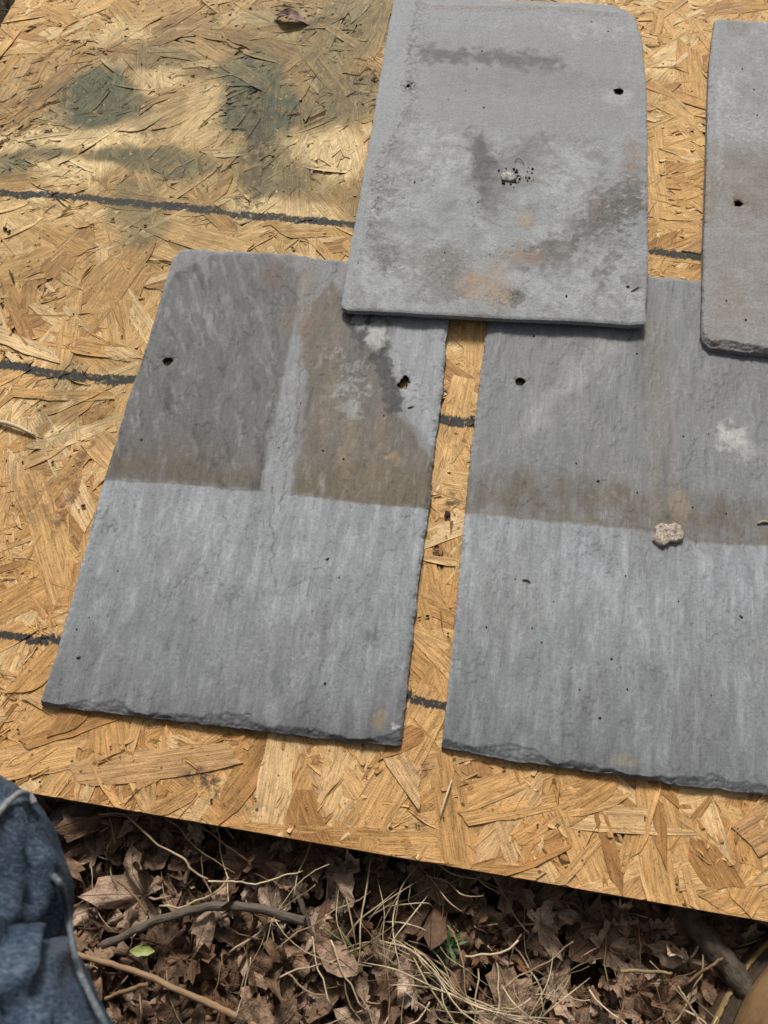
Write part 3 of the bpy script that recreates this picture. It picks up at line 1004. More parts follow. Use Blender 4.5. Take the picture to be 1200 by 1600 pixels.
stain_y = [(150, 748), (250, 752), (330, 758), (404, 767), (440, 773), (452, 771), (480, 775), (560, 783), (690, 795)]
upper = s.poly(stain_y + [(740, 380), (240, 360)], 2.5, 1.5, 12, 1)
lower = 1 - upper
s.tint(lower * sstep(0.15, 0.7, s.n(12, 60, 34, 4)), (0.315, 0.336, 0.350), 0.50)
s.gain(lower * sstep(0.02, 0.2, s.dB), (1.10, 1.105, 1.115))
s.tint(upper, (0.180, 0.180, 0.183), 0.6)
rectL = s.poly([(150, 746), (250, 752), (330, 758), (405, 767), (412, 745), (432, 640), (455, 520), (470, 430), (420, 395), (330, 400), (270, 430)], 3.0, 1.6, 16, 3)
rectR = s.poly([(455, 771), (520, 781), (675, 795), (676, 715), (655, 690), (640, 665), (610, 640), (590, 560), (560, 490), (520, 440), (490, 470), (470, 520), (480, 610), (470, 700)], 3.0, 2.4, 14, 4)
frng = s.poly([(150, 752), (404, 772), (411, 735), (300, 722), (170, 700)], 24, 8, 26, 5)
frng2 = s.poly([(455, 776), (675, 800), (676, 740), (560, 720), (470, 735)], 9, 4, 20, 6)
s.tint(rectL, (0.112, 0.110, 0.108), 0.80)
s.tint(rectR, (0.132, 0.112, 0.088), 0.85)
s.tint(rectL * frng, (0.112, 0.090, 0.060), 0.85)
s.tint(rectR * frng2, (0.130, 0.105, 0.072), 0.8)
s.tint(rectL * (1 - 0.7 * frng) * sstep(0.1, 0.9, fbm((s.X + 0.35 * s.Y) * 90, (s.Y - 0.35 * s.X) * 34, 92, 5, 0.62)), (0.25, 0.255, 0.26), 0.6)
s.tint(rectL * sstep(0.15, 0.9, fbm((s.X + 0.35 * s.Y) * 70, (s.Y - 0.35 * s.X) * 22, 93, 5, 0.62)), (0.070, 0.069, 0.070), 0.85)
s.tint(rectR * sstep(0.1, 0.9, s.n(12, 30, 44, 5, 0.62)), (0.10, 0.092, 0.082), 0.6)
s.tint(rectR * sstep(0.25, 0.9, s.n(8, 34, 45, 5, 0.62)), (0.24, 0.225, 0.20), 0.55)
diag = fbm((s.X + 0.45 * s.Y) * 110, (s.Y - 0.45 * s.X) * 16, 91, 4)
s.tint(s.poly([(283, 380), (440, 390), (420, 560), (250, 560)], 25, 6, 30, 7) * sstep(0.0, 0.6, diag), (0.27, 0.278, 0.29), 0.40)
s.tint(s.poly([(440, 620), (405, 770), (440, 775), (452, 765), (462, 650), (462, 505)], 3.0, 2, 16, 8), (0.262, 0.272, 0.285), 0.62)
s.mod = np.clip(0.8 + 0.5 * s.n(8, 14, 71, 5, 0.66), 0, 1.2)
for (x, y, rx, ry, c, k) in ((432, 430, 26, 22, (0.14, 0.105, 0.08), .8), (480, 440, 16, 26, (0.21, 0.165, 0.13), .6), (470, 500, 30, 24, (0.185, 0.135, 0.095), .7),
                             (520, 590, 10, 90, (0.25, 0.192, 0.13), .55), (545, 690, 12, 80, (0.23, 0.178, 0.12), .5), (590, 700, 14, 60, (0.22, 0.168, 0.115), .5), (618, 716, 12, 8, (0.33, 0.23, 0.12), .7),
                             (300, 700, 60, 22, (0.12, 0.098, 0.07), .5), (330, 610, 30, 70, (0.115, 0.113, 0.11), .5), (380, 470, 30, 60, (0.105, 0.102, 0.10), .5),
                             (400, 560, 22, 50, (0.12, 0.12, 0.12), .5), (550, 560, 30, 60, (0.115, 0.112, 0.108), .6), (570, 620, 26, 40, (0.125, 0.12, 0.112), .6)):
    s.tint(s.blob(x, y, rx, ry, 0.6, 6, 10, int(x)), c, k)
s.mod = 1.0
s.tint(s.poly([(640, 480), (720, 470), (690, 700), (670, 690), (640, 655), (622, 600), (600, 540)], 4, 4, 14, 9), (0.29, 0.303, 0.32), 0.75)
s.tint(s.line([(540, 480), (560, 505), (585, 535), (600, 575), (612, 610), (618, 640)], 13, 2.2, 6, 12, 10), (0.055, 0.056, 0.058), 0.9)
s.mod = np.clip(0.85 + 0.6 * s.n(6, 9, 72, 4), 0, 1.2)
s.tint(s.poly([(535, 478), (592, 484), (606, 535), (614, 600), (622, 645), (608, 640), (596, 600), (575, 560), (552, 530)], 2.5, 6, 11, 33), (0.060, 0.060, 0.060), 0.85)
s.mod = 1.0
s.tint(s.line([(605, 490), (600, 530), (606, 560)], 5, 1.2, 4, 8, 11), (0.10, 0.10, 0.10), 0.8)
s.tint(s.blob(588, 522, 15, 24, 0.4, 4, 7, 12), (0.42, 0.425, 0.41), 0.8)
s.tint(s.blob(562, 500, 10, 14, 0.4, 4, 7, 13), (0.35, 0.36, 0.365), 0.7)
for (x, y, rx, ry) in ((525, 553, 12, 8), (545, 600, 26, 9), (555, 575, 18, 6), (548, 640, 18, 18), (570, 612, 14, 6), (535, 612, 20, 7)):
    s.tint(s.blob(x, y, rx, ry * 0.8, 0.5, 8, 7, int(x + y), 0.45), (0.28, 0.283, 0.28), 0.62)
s.gain(s.line([(430, 620), (412, 690), (405, 767)], 1.2, 0.8, 1.5, 8, 14), 0.6)
for pth in ([(452, 640), (446, 690), (440, 720), (447, 745), (438, 800)], [(470, 560), (466, 640), (458, 700), (448, 725)], [(425, 760), (428, 790), (424, 860), (432, 930)]):
    m_ = s.line(pth, 0.9, 0.7, 3, 14, 31); s.gain(m_, 0.5); s.H -= 0.0004 * m_
s.H -= 0.0006 * s.line([(427, 640), (432, 600), (447, 560)], 1.0, 0.8, 1, 8, 15)
s.H += 0.0005 * s.poly([(400, 380), (420, 420), (470, 470), (520, 430), (545, 380)], 0.8, 4, 10, 16)
# a thin tide line where the upper slates ended
s.tint(s.line([(165, 749), (330, 759), (404, 768)], 1.6, 1.0, 1.2, 10, 17), (0.10, 0.082, 0.058), 0.6)
s.tint(s.line([(456, 772), (520, 780), (670, 794)], 1.6, 1.0, 1.2, 10, 18), (0.12, 0.098, 0.07), 0.6)
# dark wet tongues along the lower edge
tong = np.clip(1 - s.dB / (0.012 + 0.035 * np.clip(0.5 + s.n(11, 400, 40, 3), 0, 1)), 0, 1)
rgt = sstep(0.05, 0.24, s.X)
s.gain(tong * (0.45 + 0.55 * rgt), 0.62)
s.gain(np.clip(1 - s.dB / 0.15, 0, 1), (0.76, 0.74, 0.75))  # shade of the crouching person, painted into the pigment of the lower end
s.gain(sstep(0.2, 0.8, qb) * np.clip(0.5 + 0.5 * s.n(9, 5, 41, 3), 0, 1), 0.86)
s.tint(s.blob(593, 1125, 11, 16, 0.3, 2, 8, 19), (0.20, 0.165, 0.115), 0.8)
s.tint(s.blob(618, 1135, 6, 3, 0.5, 2, 4, 20), (0.5, 0.5, 0.48), 0.7)
s.gain(s.blob(172, 825, 18, 10, 0.8, 6, 4, 21) * sstep(0, .3, s.n(4, 4, 42)), 0.5)
for (x, y, rx, ry) in ((365, 930, 7, 22), (300, 970, 7, 5), (582, 995, 9, 12), (620, 1045, 4, 5)):
    s.gain(s.blob(x, y, rx, ry, 0.7, 4, 6, int(x), -0.2), 0.62)
s.gain(np.clip(1 - s.dL / 0.005, 0, 1), 1.12)
s.tint(sstep(1.0, 1.15, s.n(4.5, 6, 43, 2)), (0.10, 0.10, 0.10), 0.5)
hole_sh = lambda th: 0.50 + 0.62 * np.abs(np.sin(th + 0.35)) ** 1.6 + 0.14 * np.sin(5 * th + 1) + 0.08 * np.sin(9 * th)
s.hole(262, 564, 4.9)
s.hole(631, 597, 6.6, hole_sh)
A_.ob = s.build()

# ---------------- wide slate on the right
C_ = Slate('slate', (690, 1166), (1200, 1239), Z0 + 0.006, 0.0, 0.006, 0.5, MSLATE,
           'grey slate with one round hole and a stone chip lying on it', 3)
s = C_
c0 = s.px(690, 1168); wid_c, len_c = 0.306, 0.503
lft = s.pts([(690, 1168), (706, 1020), (722, 850), (738, 690), (752, 580), (762, 503)])
dv = (lft[-1] - lft[0]) / np.linalg.norm(lft[-1] - lft[0])
lft = np.concatenate([lft, [lft[0] + dv * len_c]])
rgt_ = lft + np.array([wid_c, 0.0])
btm = s.pts([(690, 1168), (735, 1174), (790, 1186), (860, 1195), (920, 1203), (985, 1214), (1060, 1226), (1130, 1233), (1200, 1241)])
btm = np.concatenate([btm, [rgt_[0]]])
s.grid(lft, rgt_, btm, np.array([lft[-1], lft[-1] * 0.5 + rgt_[-1] * 0.5 + (0, 0.003), rgt_[-1]]), amp=(0.0006, 0.0007, 0.0011, 0.0014))
basic_relief(s); sides(s, 4.5, 1.7, 4, 1.5, 5, 2.2)
fe, qb = s.flaked_edge(s.dB, s.X, 1.5, 17, 2.8, 3, 9)
s.H += fe
s.C[:] = GREY
st = s.n(6, 80, 30, 4); st2 = s.n(20, 150, 31, 3); mt = s.n(45, 60, 32, 3)
s.C *= (1 + 0.05 * st + 0.05 * st2 + 0.08 * mt + 0.05 * s.n(10, 26, 37, 4, 0.6))[..., None]
crk = np.abs(s.n(15, 70, 38, 4)); s.gain(sstep(0.025, 0.0, crk) * sstep(0.2, 0.6, s.n(40, 60, 39, 2)), 0.65); s.H -= 0.0003 * sstep(0.04, 0.0, crk) * sstep(0.2, 0.6, s.n(40, 60, 39, 2))
s.tint(sstep(-0.05, 0.65, s.n(60, 100, 33, 3)) * 0.6, (0.218, 0.219, 0.224))
sl = [(700, 798), (728, 801), (850, 814), (1000, 828), (1060, 838), (1095, 848), (1200, 853), (1500, 872)]
upper = s.poly(sl + [(1500, 300), (700, 300)], 2.2, 1.4, 12, 1)
fr = s.poly(sl + [(1500, 800), (1200, 790), (1000, 760), (850, 735), (700, 740)], 14, 5, 22, 2)
s.tint((1 - upper) * sstep(0.1, 0.7, s.n(11, 55, 34, 4)), (0.315, 0.334, 0.348), 0.50)
s.gain((1 - upper) * sstep(0.02, 0.2, s.dB), (1.10, 1.105, 1.115))
s.tint(upper, (0.180, 0.183, 0.188), 0.7)
s.tint(upper * fr * (0.75 + 0.5 * s.n(20, 30, 35, 3)), (0.120, 0.100, 0.074), 0.8)
s.tint(upper * s.line(sl[1:-1], 5, 3.5, 1.5, 14, 3), (0.155, 0.120, 0.082), 0.7)
s.tint(s.poly([(1000, 500), (1028, 500), (1045, 820), (1018, 830)], 5, 5, 18, 4), (0.175, 0.155, 0.125), 0.5)
s.tint(s.poly([(1030, 480), (1040, 480), (1075, 840), (1045, 845)], 6, 3, 18, 5), (0.205, 0.185, 0.155), 0.4)
s.tint(s.blob(1060, 790, 16, 25, 0.6, 4, 8, 6), (0.27, 0.205, 0.15), 0.5)
s.tint(s.poly([(955, 510), (985, 530), (900, 610), (830, 680), (800, 690), (830, 640), (900, 560)], 8, 6, 22, 6), (0.31, 0.31, 0.298), 0.55)
s.tint(s.blob(1145, 685, 22, 20, 0.6, 8, 9, 7), (0.46, 0.455, 0.44), 0.75)
s.tint(s.blob(1175, 705, 26, 12, 0.7, 8, 9, 8), (0.34, 0.34, 0.335), 0.45)
s.tint(s.blob(960, 775, 34, 30, 0.7, 8, 9, 9) * sstep(-0.2, 0.8, s.n(8, 14, 36, 5, 0.65)), (0.25, 0.24, 0.22), 0.4)
s.gain(s.line([(1040, 700), (1036, 760), (1042, 820)], 5, 3, 3, 12, 10), (0.78, 0.82, 0.88))
s.gain(s.blob(1000, 560, 12, 60, 0.8, 5, 12, 11), 0.8)
tong = np.clip(1 - s.dB / (0.012 + 0.040 * np.clip(0.5 + s.n(9, 400, 40, 3), 0, 1)), 0, 1)
s.gain(tong * 0.6, 0.66)
s.gain(np.clip(1 - s.dB / 0.15, 0, 1), (0.74, 0.73, 0.74))  # person's shade darkening the near end, painted into the pigment
s.gain(sstep(0.2, 0.8, qb) * np.clip(0.5 + 0.5 * s.n(9, 5, 41, 3), 0, 1), 0.86)
s.gain(np.clip(1 - s.dL / 0.007, 0, 1), (1.12, 1.14, 1.15))
s.tint(s.blob(978, 1188, 22, 12, 0.35, 3, 8, 19), (0.205, 0.185, 0.15), 0.7)
s.tint(sstep(1.0, 1.15, s.n(4.5, 6, 43, 2)), (0.11, 0.105, 0.10), 0.5)
s.gain(s.blob(1043, 836, 42, 24, 0.5, 6, 14, 20), 0.82)
s.hole(813, 596, 4.6)
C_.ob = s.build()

# ---------------- mottled slate lying across the gap, on top of both
TILT_B = -math.atan(0.0110 / 0.48)
B_ = Slate('slate', (533, 478), (1008, 505), Z0 + 0.0180, TILT_B, 0.006, 0.5, MSLATE_R,
           'mottled pale slate lying over the gap, its lower edge on two others', 5)
s = B_
s.grid([(533, 478), (545, 395), (563, 300), (580, 205), (592, 130), (604, 60), (615, -2)],
       [(1008, 506), (1013, 420), (1012, 320), (1012, 220), (1010, 130), (1003, 62), (992, 26)],
       [(533, 478), (545, 484), (620, 487), (720, 493), (800, 497), (900, 501), (985, 507), (1008, 506)],
       [(615, -2), (700, -4), (800, -1), (900, 2), (955, 6), (978, 14), (992, 26)], amp=(0.0008, 0.0007, 0.0005, 0.0008), freq=45)
s.H += 0.001 * (0.35 * s.n(70, 70, 1, 3) + 0.13 * s.n(14, 14, 2, 4) + 0.05 * s.n(4, 4, 3, 3))
sides(s, 2, 0.7, 2.2, 0.9, 2, 0.8)
s.H -= 0.001 * 0.9 * np.clip(1 - s.dB / 0.0025, 0, 1)
marg = s.poly([(600, -20), (652, -10), (648, 20), (637, 70), (634, 120), (642, 150), (622, 190), (600, 232), (585, 300), (572, 370), (556, 420), (545, 480), (500, 500), (500, -20)], 0.8, 2.2, 9, 1)
tops = s.poly([(640, -20), (1000, -20), (1000, 26), (960, 18), (900, 10), (820, 6), (740, 8), (660, 4)], 0.8, 2, 9, 2)
low = np.clip(marg + tops, 0, 1)
s.H -= 0.0009 * low
s.C[:] = (0.238, 0.248, 0.255)
wx = s.X * 1000 + 9 * s.n(26, 26, 46, 3); wy = s.Y * 1000 + 9 * s.n(26, 26, 47, 3)
m1 = fbm(wx / 34, wy / 34, 330, 5, 0.6); m2 = s.n(9, 9, 31, 4, 0.6); m3 = s.n(4, 4, 32, 3, 0.6)
lowh = sstep(0.32, 0.22, s.Y)
s.tint(sstep(0.05, 0.75, m1) * (0.35 + 0.65 * lowh), (0.175, 0.174, 0.172), 0.85)
s.tint(sstep(-0.15, -0.7, m1) * (0.35 + 0.65 * lowh), (0.325, 0.333, 0.338), 0.6)
s.C *= (1 + 0.05 * m2 + 0.025 * m3)[..., None]
cr = np.abs(fbm(wx / 24, wy / 24, 340, 5, 0.62)); cm = sstep(0.0, 0.5, s.n(45, 45, 48, 2)) * (0.3 + 0.7 * lowh)
s.gain(sstep(0.035, 0.0, cr) * cm, 0.5); s.H -= 0.0004 * sstep(0.05, 0.0, cr) * cm; s.H += 0.00025 * sstep(-0.03, 0.03, fbm(wx / 24, wy / 24, 340, 5, 0.62)) * cm
s.mod = np.clip(1.05 + 0.5 * s.n(13, 13, 70, 5, 0.66), 0.1, 1.4); s.softm = 1.7; s.warpm = 1.7
smooth_up = s.poly([(660, 60), (980, 40), (990, 190), (870, 205), (750, 195), (680, 190), (660, 130)], 12, 8, 24, 3)
s.tint(smooth_up, (0.228, 0.228, 0.232), 0.7)
s.tint(s.poly([(655, 72), (760, 78), (880, 88), (870, 112), (760, 100), (660, 95)], 7, 7, 14, 4), (0.105, 0.101, 0.099), 0.95)
s.tint(s.poly([(680, 110), (900, 112), (960, 130), (900, 148), (700, 140)], 9, 7, 18, 5), (0.19, 0.186, 0.187), 0.7)
s.tint(s.poly([(690, 165), (960, 160), (980, 190), (860, 200), (720, 195)], 9, 7, 18, 6), (0.225, 0.222, 0.222), 0.5)
s.tint(s.poly([(735, 205), (752, 200), (770, 240), (785, 260), (765, 330), (752, 325), (738, 270)], 5, 5, 12, 7), (0.085, 0.083, 0.081), 0.9)
s.tint(s.poly([(780, 262), (800, 228), (840, 206), (872, 214), (858, 240), (820, 256), (796, 300), (770, 335), (756, 325)], 7, 6, 14, 8), (0.15, 0.147, 0.145), 0.75)
s.tint(s.poly([(930, 300), (1000, 270), (1010, 330), (960, 360), (900, 370), (915, 330)], 6, 8, 9, 9), (0.100, 0.094, 0.088), 0.8)
s.tint(s.poly([(820, 385), (910, 365), (920, 395), (860, 420), (800, 415)], 7, 7, 12, 10), (0.115, 0.108, 0.102), 0.8)
s.tint(s.poly([(590, 380), (625, 380), (622, 420), (595, 425)], 4, 6, 7, 11), (0.13, 0.128, 0.125), 0.7)
s.tint(s.poly([(655, 385), (720, 390), (735, 440), (690, 460), (640, 440)], 8, 8, 12, 12), (0.165, 0.155, 0.145), 0.6)
s.tint(s.poly([(690, 452), (740, 440), (745, 455), (700, 468)], 2, 3, 9, 13), (0.155, 0.150, 0.145), 0.8)
s.tint(s.poly([(785, 450), (815, 452), (820, 478), (788, 478)], 3, 4, 7, 14), (0.12, 0.11, 0.10), 0.8)
s.tint(s.poly([(950, 394), (976, 394), (962, 412), (952, 438), (942, 455), (920, 440), (930, 415)], 0.7, 1.5, 9, 15), (0.150, 0.147, 0.145), 0.9)
for (x, y, rx, ry, c, k) in ((740, 445, 26, 22, (0.29, 0.20, 0.125), .6), (775, 440, 20, 34, (0.28, 0.205, 0.15), .55), (820, 400, 34, 10, (0.25, 0.175, 0.12), .6), (825, 345, 14, 10, (0.29, 0.21, 0.14), .6),
                             (988, 240, 12, 26, (0.22, 0.165, 0.13), .6), (985, 270, 10, 20, (0.2, 0.15, 0.115), .5), (930, 320, 10, 26, (0.18, 0.14, 0.11), .6), (790, 465, 10, 16, (0.33, 0.24, 0.16), .6)):
    s.tint(s.blob(x, y, rx, ry, 0.6, 7, 8, int(x)), c, k * 0.95)
wht = (0.37, 0.378, 0.382)
for P in ([(575, 260), (640, 255), (640, 330), (600, 360), (565, 330)], [(545, 400), (640, 400), (650, 470), (545, 475)], [(900, 420), (1005, 380), (1005, 495), (860, 490)], [(860, 240), (920, 230), (930, 300), (880, 330), (840, 300)],
          [(640, 190), (700, 190), (730, 260), (690, 300), (640, 270)], [(850, 20), (990, 40), (990, 60), (880, 62)], [(830, 425), (900, 420), (880, 480), (830, 480)], [(620, 95), (640, 95), (625, 200), (600, 215)]):
    s.tint(s.poly(P, 7, 9, 12, int(P[0][0])) * sstep(-0.25, 0.35, s.n(13, 13, int(P[0][1]) + 3, 5, 0.62)), wht, 0.45)
s.tint(low, (0.255, 0.266, 0.28), 0.7)
s.softm = 1.0; s.warpm = 1.0
inner = s.line([(655, 0), (648, 25), (640, 75), (638, 120), (645, 150), (626, 192), (606, 235), (592, 300), (578, 370)], 11, 6, 5, 14, 16) * (1 - low)
s.tint(inner * sstep(-0.1, 0.3, s.n(4.2, 4.2, 33, 4, 0.65)), (0.075, 0.066, 0.058), 0.65)
s.tint(inner * sstep(0.4, 0.9, s.n(5, 5, 37, 4, 0.65)), (0.42, 0.425, 0.42), 0.6)
s.tint(s.line([(600, 225), (590, 260), (580, 300)], 6, 2, 3, 8, 17) * sstep(-0.1, 0.2, s.n(4, 4, 38)), (0.14, 0.115, 0.10), 0.7)
s.tint(s.line([(660, 10), (760, 14), (860, 12), (960, 24)], 9, 4, 3, 8, 18) * sstep(-0.2, 0.3, s.n(4, 4, 34)) * (1 - low), (0.17, 0.13, 0.10), 0.7)
s.H += 0.00025 * s.n(3.2, 3.2, 39, 3) * s.poly([(910, 300), (1010, 290), (1010, 440), (960, 400), (900, 380)], 6, 8, 9, 20)
s.tint(s.blob(966, 150, 26, 14, 0.4, 4, 9, 21), (0.33, 0.34, 0.35), 0.5)
pit = sstep(1.35, 1.5, s.n(3.8, 3.8, 35, 2)); s.H -= 0.0005 * pit
s.tint(pit, (0.085, 0.078, 0.07), 0.55)
s.tint(s.blob(638, 133, 11, 9, 0.5, 4, 5, 22) * sstep(-0.1, 0.2, s.n(3, 3, 36)), (0.04, 0.035, 0.03), 0.9)
for (x, y, rx, ry, k) in ((600, 300, 34, 40, .8), (690, 420, 30, 30, .8), (600, 405, 14, 22, .9), (960, 345, 40, 34, .9), (870, 385, 50, 16, .8), (800, 462, 18, 16, 1.0), (655, 60, 22, 50, .7), (640, 170, 26, 40, .6), (760, 400, 40, 14, .6), (985, 300, 18, 60, .5)):
    z_ = s.blob(x, y, rx, ry, 0.8, 8, 12, int(x + y)); fr_ = np.abs(s.n(7, 7, int(x) + 5, 4, 0.65))
    s.gain(z_ * sstep(0.16, 0.0, fr_) * k, 0.42); s.H -= 0.00035 * z_ * sstep(0.12, 0.0, fr_)
    s.tint(z_ * sstep(0.5, 1.0, s.n(9, 9, int(y), 4)), (0.42, 0.425, 0.42), 0.5)
s.hole(967, 142, 5.6)
s.hole(638, 133, 2.2)
B_.ob = s.build()

# ---------------- thick slate at the far right
TILT_D = -math.atan(0.0066 / 0.40)
D_ = Slate('slate', (1097, 524), (1200, 536), Z0 + 0.0165, TILT_D, 0.0095, 0.5, MSLATE_R,
           'thick slate at the top right with a chipped lower corner and a rusty nail hole', 7)
s = D_
lft = s.pts([(1097, 520), (1099, 440), (1102, 330), (1105, 240), (1107, 150), (1109, 95), (1118, 28)])
btm = s.pts([(1097, 520), (1101, 530), (1112, 540), (1140, 543), (1200, 548)])
wd_ = 0.305
rgt_ = np.array([btm[-1] + (wd_ - (btm[-1] - btm[0])[0], 0.002), lft[-1] + (wd_ - 0.01, 0)])
topc = s.pts([(1118, 28), (1150, 30), (1200, 33)]); topc = np.concatenate([topc, [rgt_[-1]]])
s.grid(lft, rgt_, np.concatenate([btm, [rgt_[0]]]), topc, amp=(0.0006, 0.0006, 0.0012, 0.0008), freq=45)
s.H += 0.001 * (0.35 * s.n(70, 70, 1, 3) + 0.13 * s.n(14, 14, 2, 4) + 0.05 * s.n(4, 4, 3, 3))
sides(s, 4.5, 2.0, 4, 1.5, 4, 1.5)
fe, qb = s.flaked_edge(s.dB, s.X, 4, 9, 4.2, 4, 9, 0.5)
s.H += fe
s.C[:] = (0.245, 0.252, 0.26)
m1 = s.n(26, 34, 30, 4, 0.6); m2 = s.n(8, 10, 31, 4, 0.6)
s.C *= (1 + 0.14 * m1 + 0.10 * m2)[..., None]
s.mod = np.clip(0.75 + 0.4 * s.n(13, 13, 70, 5, 0.66), 0.05, 1.15); s.softm = 1.6; s.warpm = 1.5
brn = s.poly([(1090, 225), (1150, 222), (1240, 235), (1240, 600), (1090, 560)], 10, 8, 20, 1)
s.tint(brn, (0.205, 0.183, 0.160), 0.75)
s.tint(s.poly([(1128, 235), (1220, 240), (1220, 350), (1150, 340), (1130, 290)], 9, 8, 18, 2), (0.165, 0.146, 0.124), 0.7)
s.tint(brn * sstep(0.1, 0.6, s.n(22, 30, 33, 4)), (0.275, 0.268, 0.26), 0.5)
s.tint(s.poly([(1125, 110), (1150, 105), (1148, 160), (1120, 165)], 5, 6, 8, 3) * sstep(-0.2, 0.3, s.n(5, 5, 34)), (0.40, 0.41, 0.415), 0.7)
s.tint(s.poly([(1120, 165), (1215, 195), (1215, 225), (1130, 215)], 6, 7, 8, 4) * sstep(-0.1, 0.35, s.n(5, 5, 35)), (0.40, 0.40, 0.40), 0.65)
s.tint(s.line([(1125, 120), (1122, 180), (1126, 240), (1122, 300)], 4, 2, 3, 8, 5), (0.37, 0.38, 0.385), 0.5)
s.tint(s.poly([(1100, 260), (1126, 260), (1128, 300), (1120, 345), (1102, 345)], 2, 4, 8, 6), (0.19, 0.155, 0.125), 0.6)
s.tint(s.blob(1150, 42, 26, 10, 0.6, 5, 7, 7), (0.17, 0.15, 0.135), 0.6)
s.tint(s.blob(1157, 312, 13, 9, 0.5, 3, 6, 8), (0.19, 0.12, 0.075), 0.7)
s.tint(s.blob(1140, 470, 24, 34, 0.7, 7, 14, 9), (0.235, 0.19, 0.15), 0.45)
pit = sstep(1.75, 1.9, s.n(3.8, 3.8, 36, 2)); s.H -= 0.0002 * pit
s.tint(pit, (0.10, 0.09, 0.08), 0.5)
s.gain(sstep(0.2, 0.8, qb), (0.86, 0.84, 0.82))
s.hole(1154, 317, 4.6)
D_.ob = s.build()


# ------------------------------------------------------------------ small things on the slates and the board
def lump(seed, rx, ry, rz, n=14, m=9, rough=0.3, freq=1.6):
    V = []; Fc = []
    for i in range(m):
        ph = math.pi * i / (m - 1) - math.pi / 2
        for k in range(n):
            th = 2 * math.pi * k / n
            V.append((math.cos(ph) * math.cos(th), math.cos(ph) * math.sin(th), math.sin(ph)))
    V = np.array(V)
    r = 1 + rough * fbm(V[:, 0] * freq + seed * 3.7 + V[:, 2], V[:, 1] * freq - V[:, 2] * 1.3 * freq, seed, 4, 0.6)
    sq = 1 / np.maximum(np.max(np.abs(V[:, :2]), axis=1), 0.62) ** 0.5
    V = V * (r * sq)[:, None] * np.array([rx, ry, rz])
    for i in range(m - 1):
        for k in range(n):
            k2 = (k + 1) % n
            Fc.append((i * n + k, i * n + k2, (i + 1) * n + k2, (i + 1) * n + k))
    return V, Fc


def top_of(sl_, px_, py_, up=0.0):
    q = sl_.px(px_, py_)
    j = np.argmin((sl_.X - q[0]) ** 2 + (sl_.Y - q[1]) ** 2)
    return sl_.M @ Vector((q[0], q[1], sl_.T + sl_.H.ravel()[j] + up))


t = NT('stone_chip')
oc = t.obj_coord()
n1 = t.noise(oc, 260.0, 4, 0.7); n2 = t.noise(oc, 900.0, 3, 0.7)
cc = t.ramp(n1, [(0.32, (0.16, 0.11, 0.07)), (0.47, (0.40, 0.33, 0.26)), (0.6, (0.62, 0.56, 0.48)), (0.75, (0.34, 0.30, 0.27))])
cc = t.mix(t.mr(n2, 0.58, 0.66), cc, (0.06, 0.045, 0.035))
MCHIP = t.finish(cc, 0.85, t.bump(t.m('ADD', n1, n2), 0.0012), 0.2)
p = top_of(C_, 1044, 837, 0.0)
cp = [(1019, 846), (1024, 836), (1023, 825), (1030, 820), (1044, 822), (1054, 819), (1063, 824), (1067, 836), (1065, 846), (1056, 849), (1046, 848), (1040, 853), (1034, 856), (1026, 852)]
cq = np.array([tuple(top_of(C_, *q, 0.0) - p) for q in cp]); cq[:, 2] = 0
cs = np.concatenate([cq[i] + (cq[(i + 1) % len(cq)] - cq[i]) * f_ for i in range(len(cq)) for f_ in (0.0, 0.33, 0.67)]).reshape(-1, 3)
rg_ = []
for sc_, z_ in ((1.0, 0.0001), (1.03, 0.0012), (0.97, 0.0030), (0.86, 0.0036), (0.62, 0.0036), (0.34, 0.0038), (0.08, 0.0037)):
    r_ = cs * (sc_, sc_, 0) + (0, 0, z_)
    r_[:, 2] += 0.0007 * fbm(r_[:, 0] * 260, r_[:, 1] * 260, 6, 3) * min(1, z_ / 0.002)
    rg_.append(r_)
V = np.concatenate(rg_); nn_ = len(cs)
Fc = [(i * nn_ + k, i * nn_ + (k + 1) % nn_, (i + 1) * nn_ + (k + 1) % nn_, (i + 1) * nn_ + k) for i in range(len(rg_) - 1) for k in range(nn_)]
Fc += [tuple(range(nn_))[::-1], tuple((len(rg_) - 1) * nn_ + k for k in range(nn_))]
link('stone_chip', mesh_np('stone_chip', V, Fc), MCHIP, loc=p, label='small pale flat stone chip lying on the stain line of the wide slate', cat='stone')

# clump of white flake, dark crumbs and rusty crumbs
MWHITE = plain_noise_material('white_flake', (0.30, 0.28, 0.25), (0.80, 0.80, 0.77), 300, (1, 1, 1), 0.85, 0.0006, 'obj')
MRUST = plain_noise_material('rusty_crumb', (0.16, 0.085, 0.035), (0.42, 0.24, 0.11), 500, (1, 1, 1), 0.9, 0.0006, 'obj')
clump = link('dirt_clump', None, loc=top_of(B_, 800, 280, 0.0), label='clump of white flake and dark crumbs in the middle of the mottled slate', cat='clump')


def off(px_, py_, up=0.0, base=(800, 280), sl_=B_):
    return top_of(sl_, px_, py_, up) - top_of(sl_, *base, 0.0)


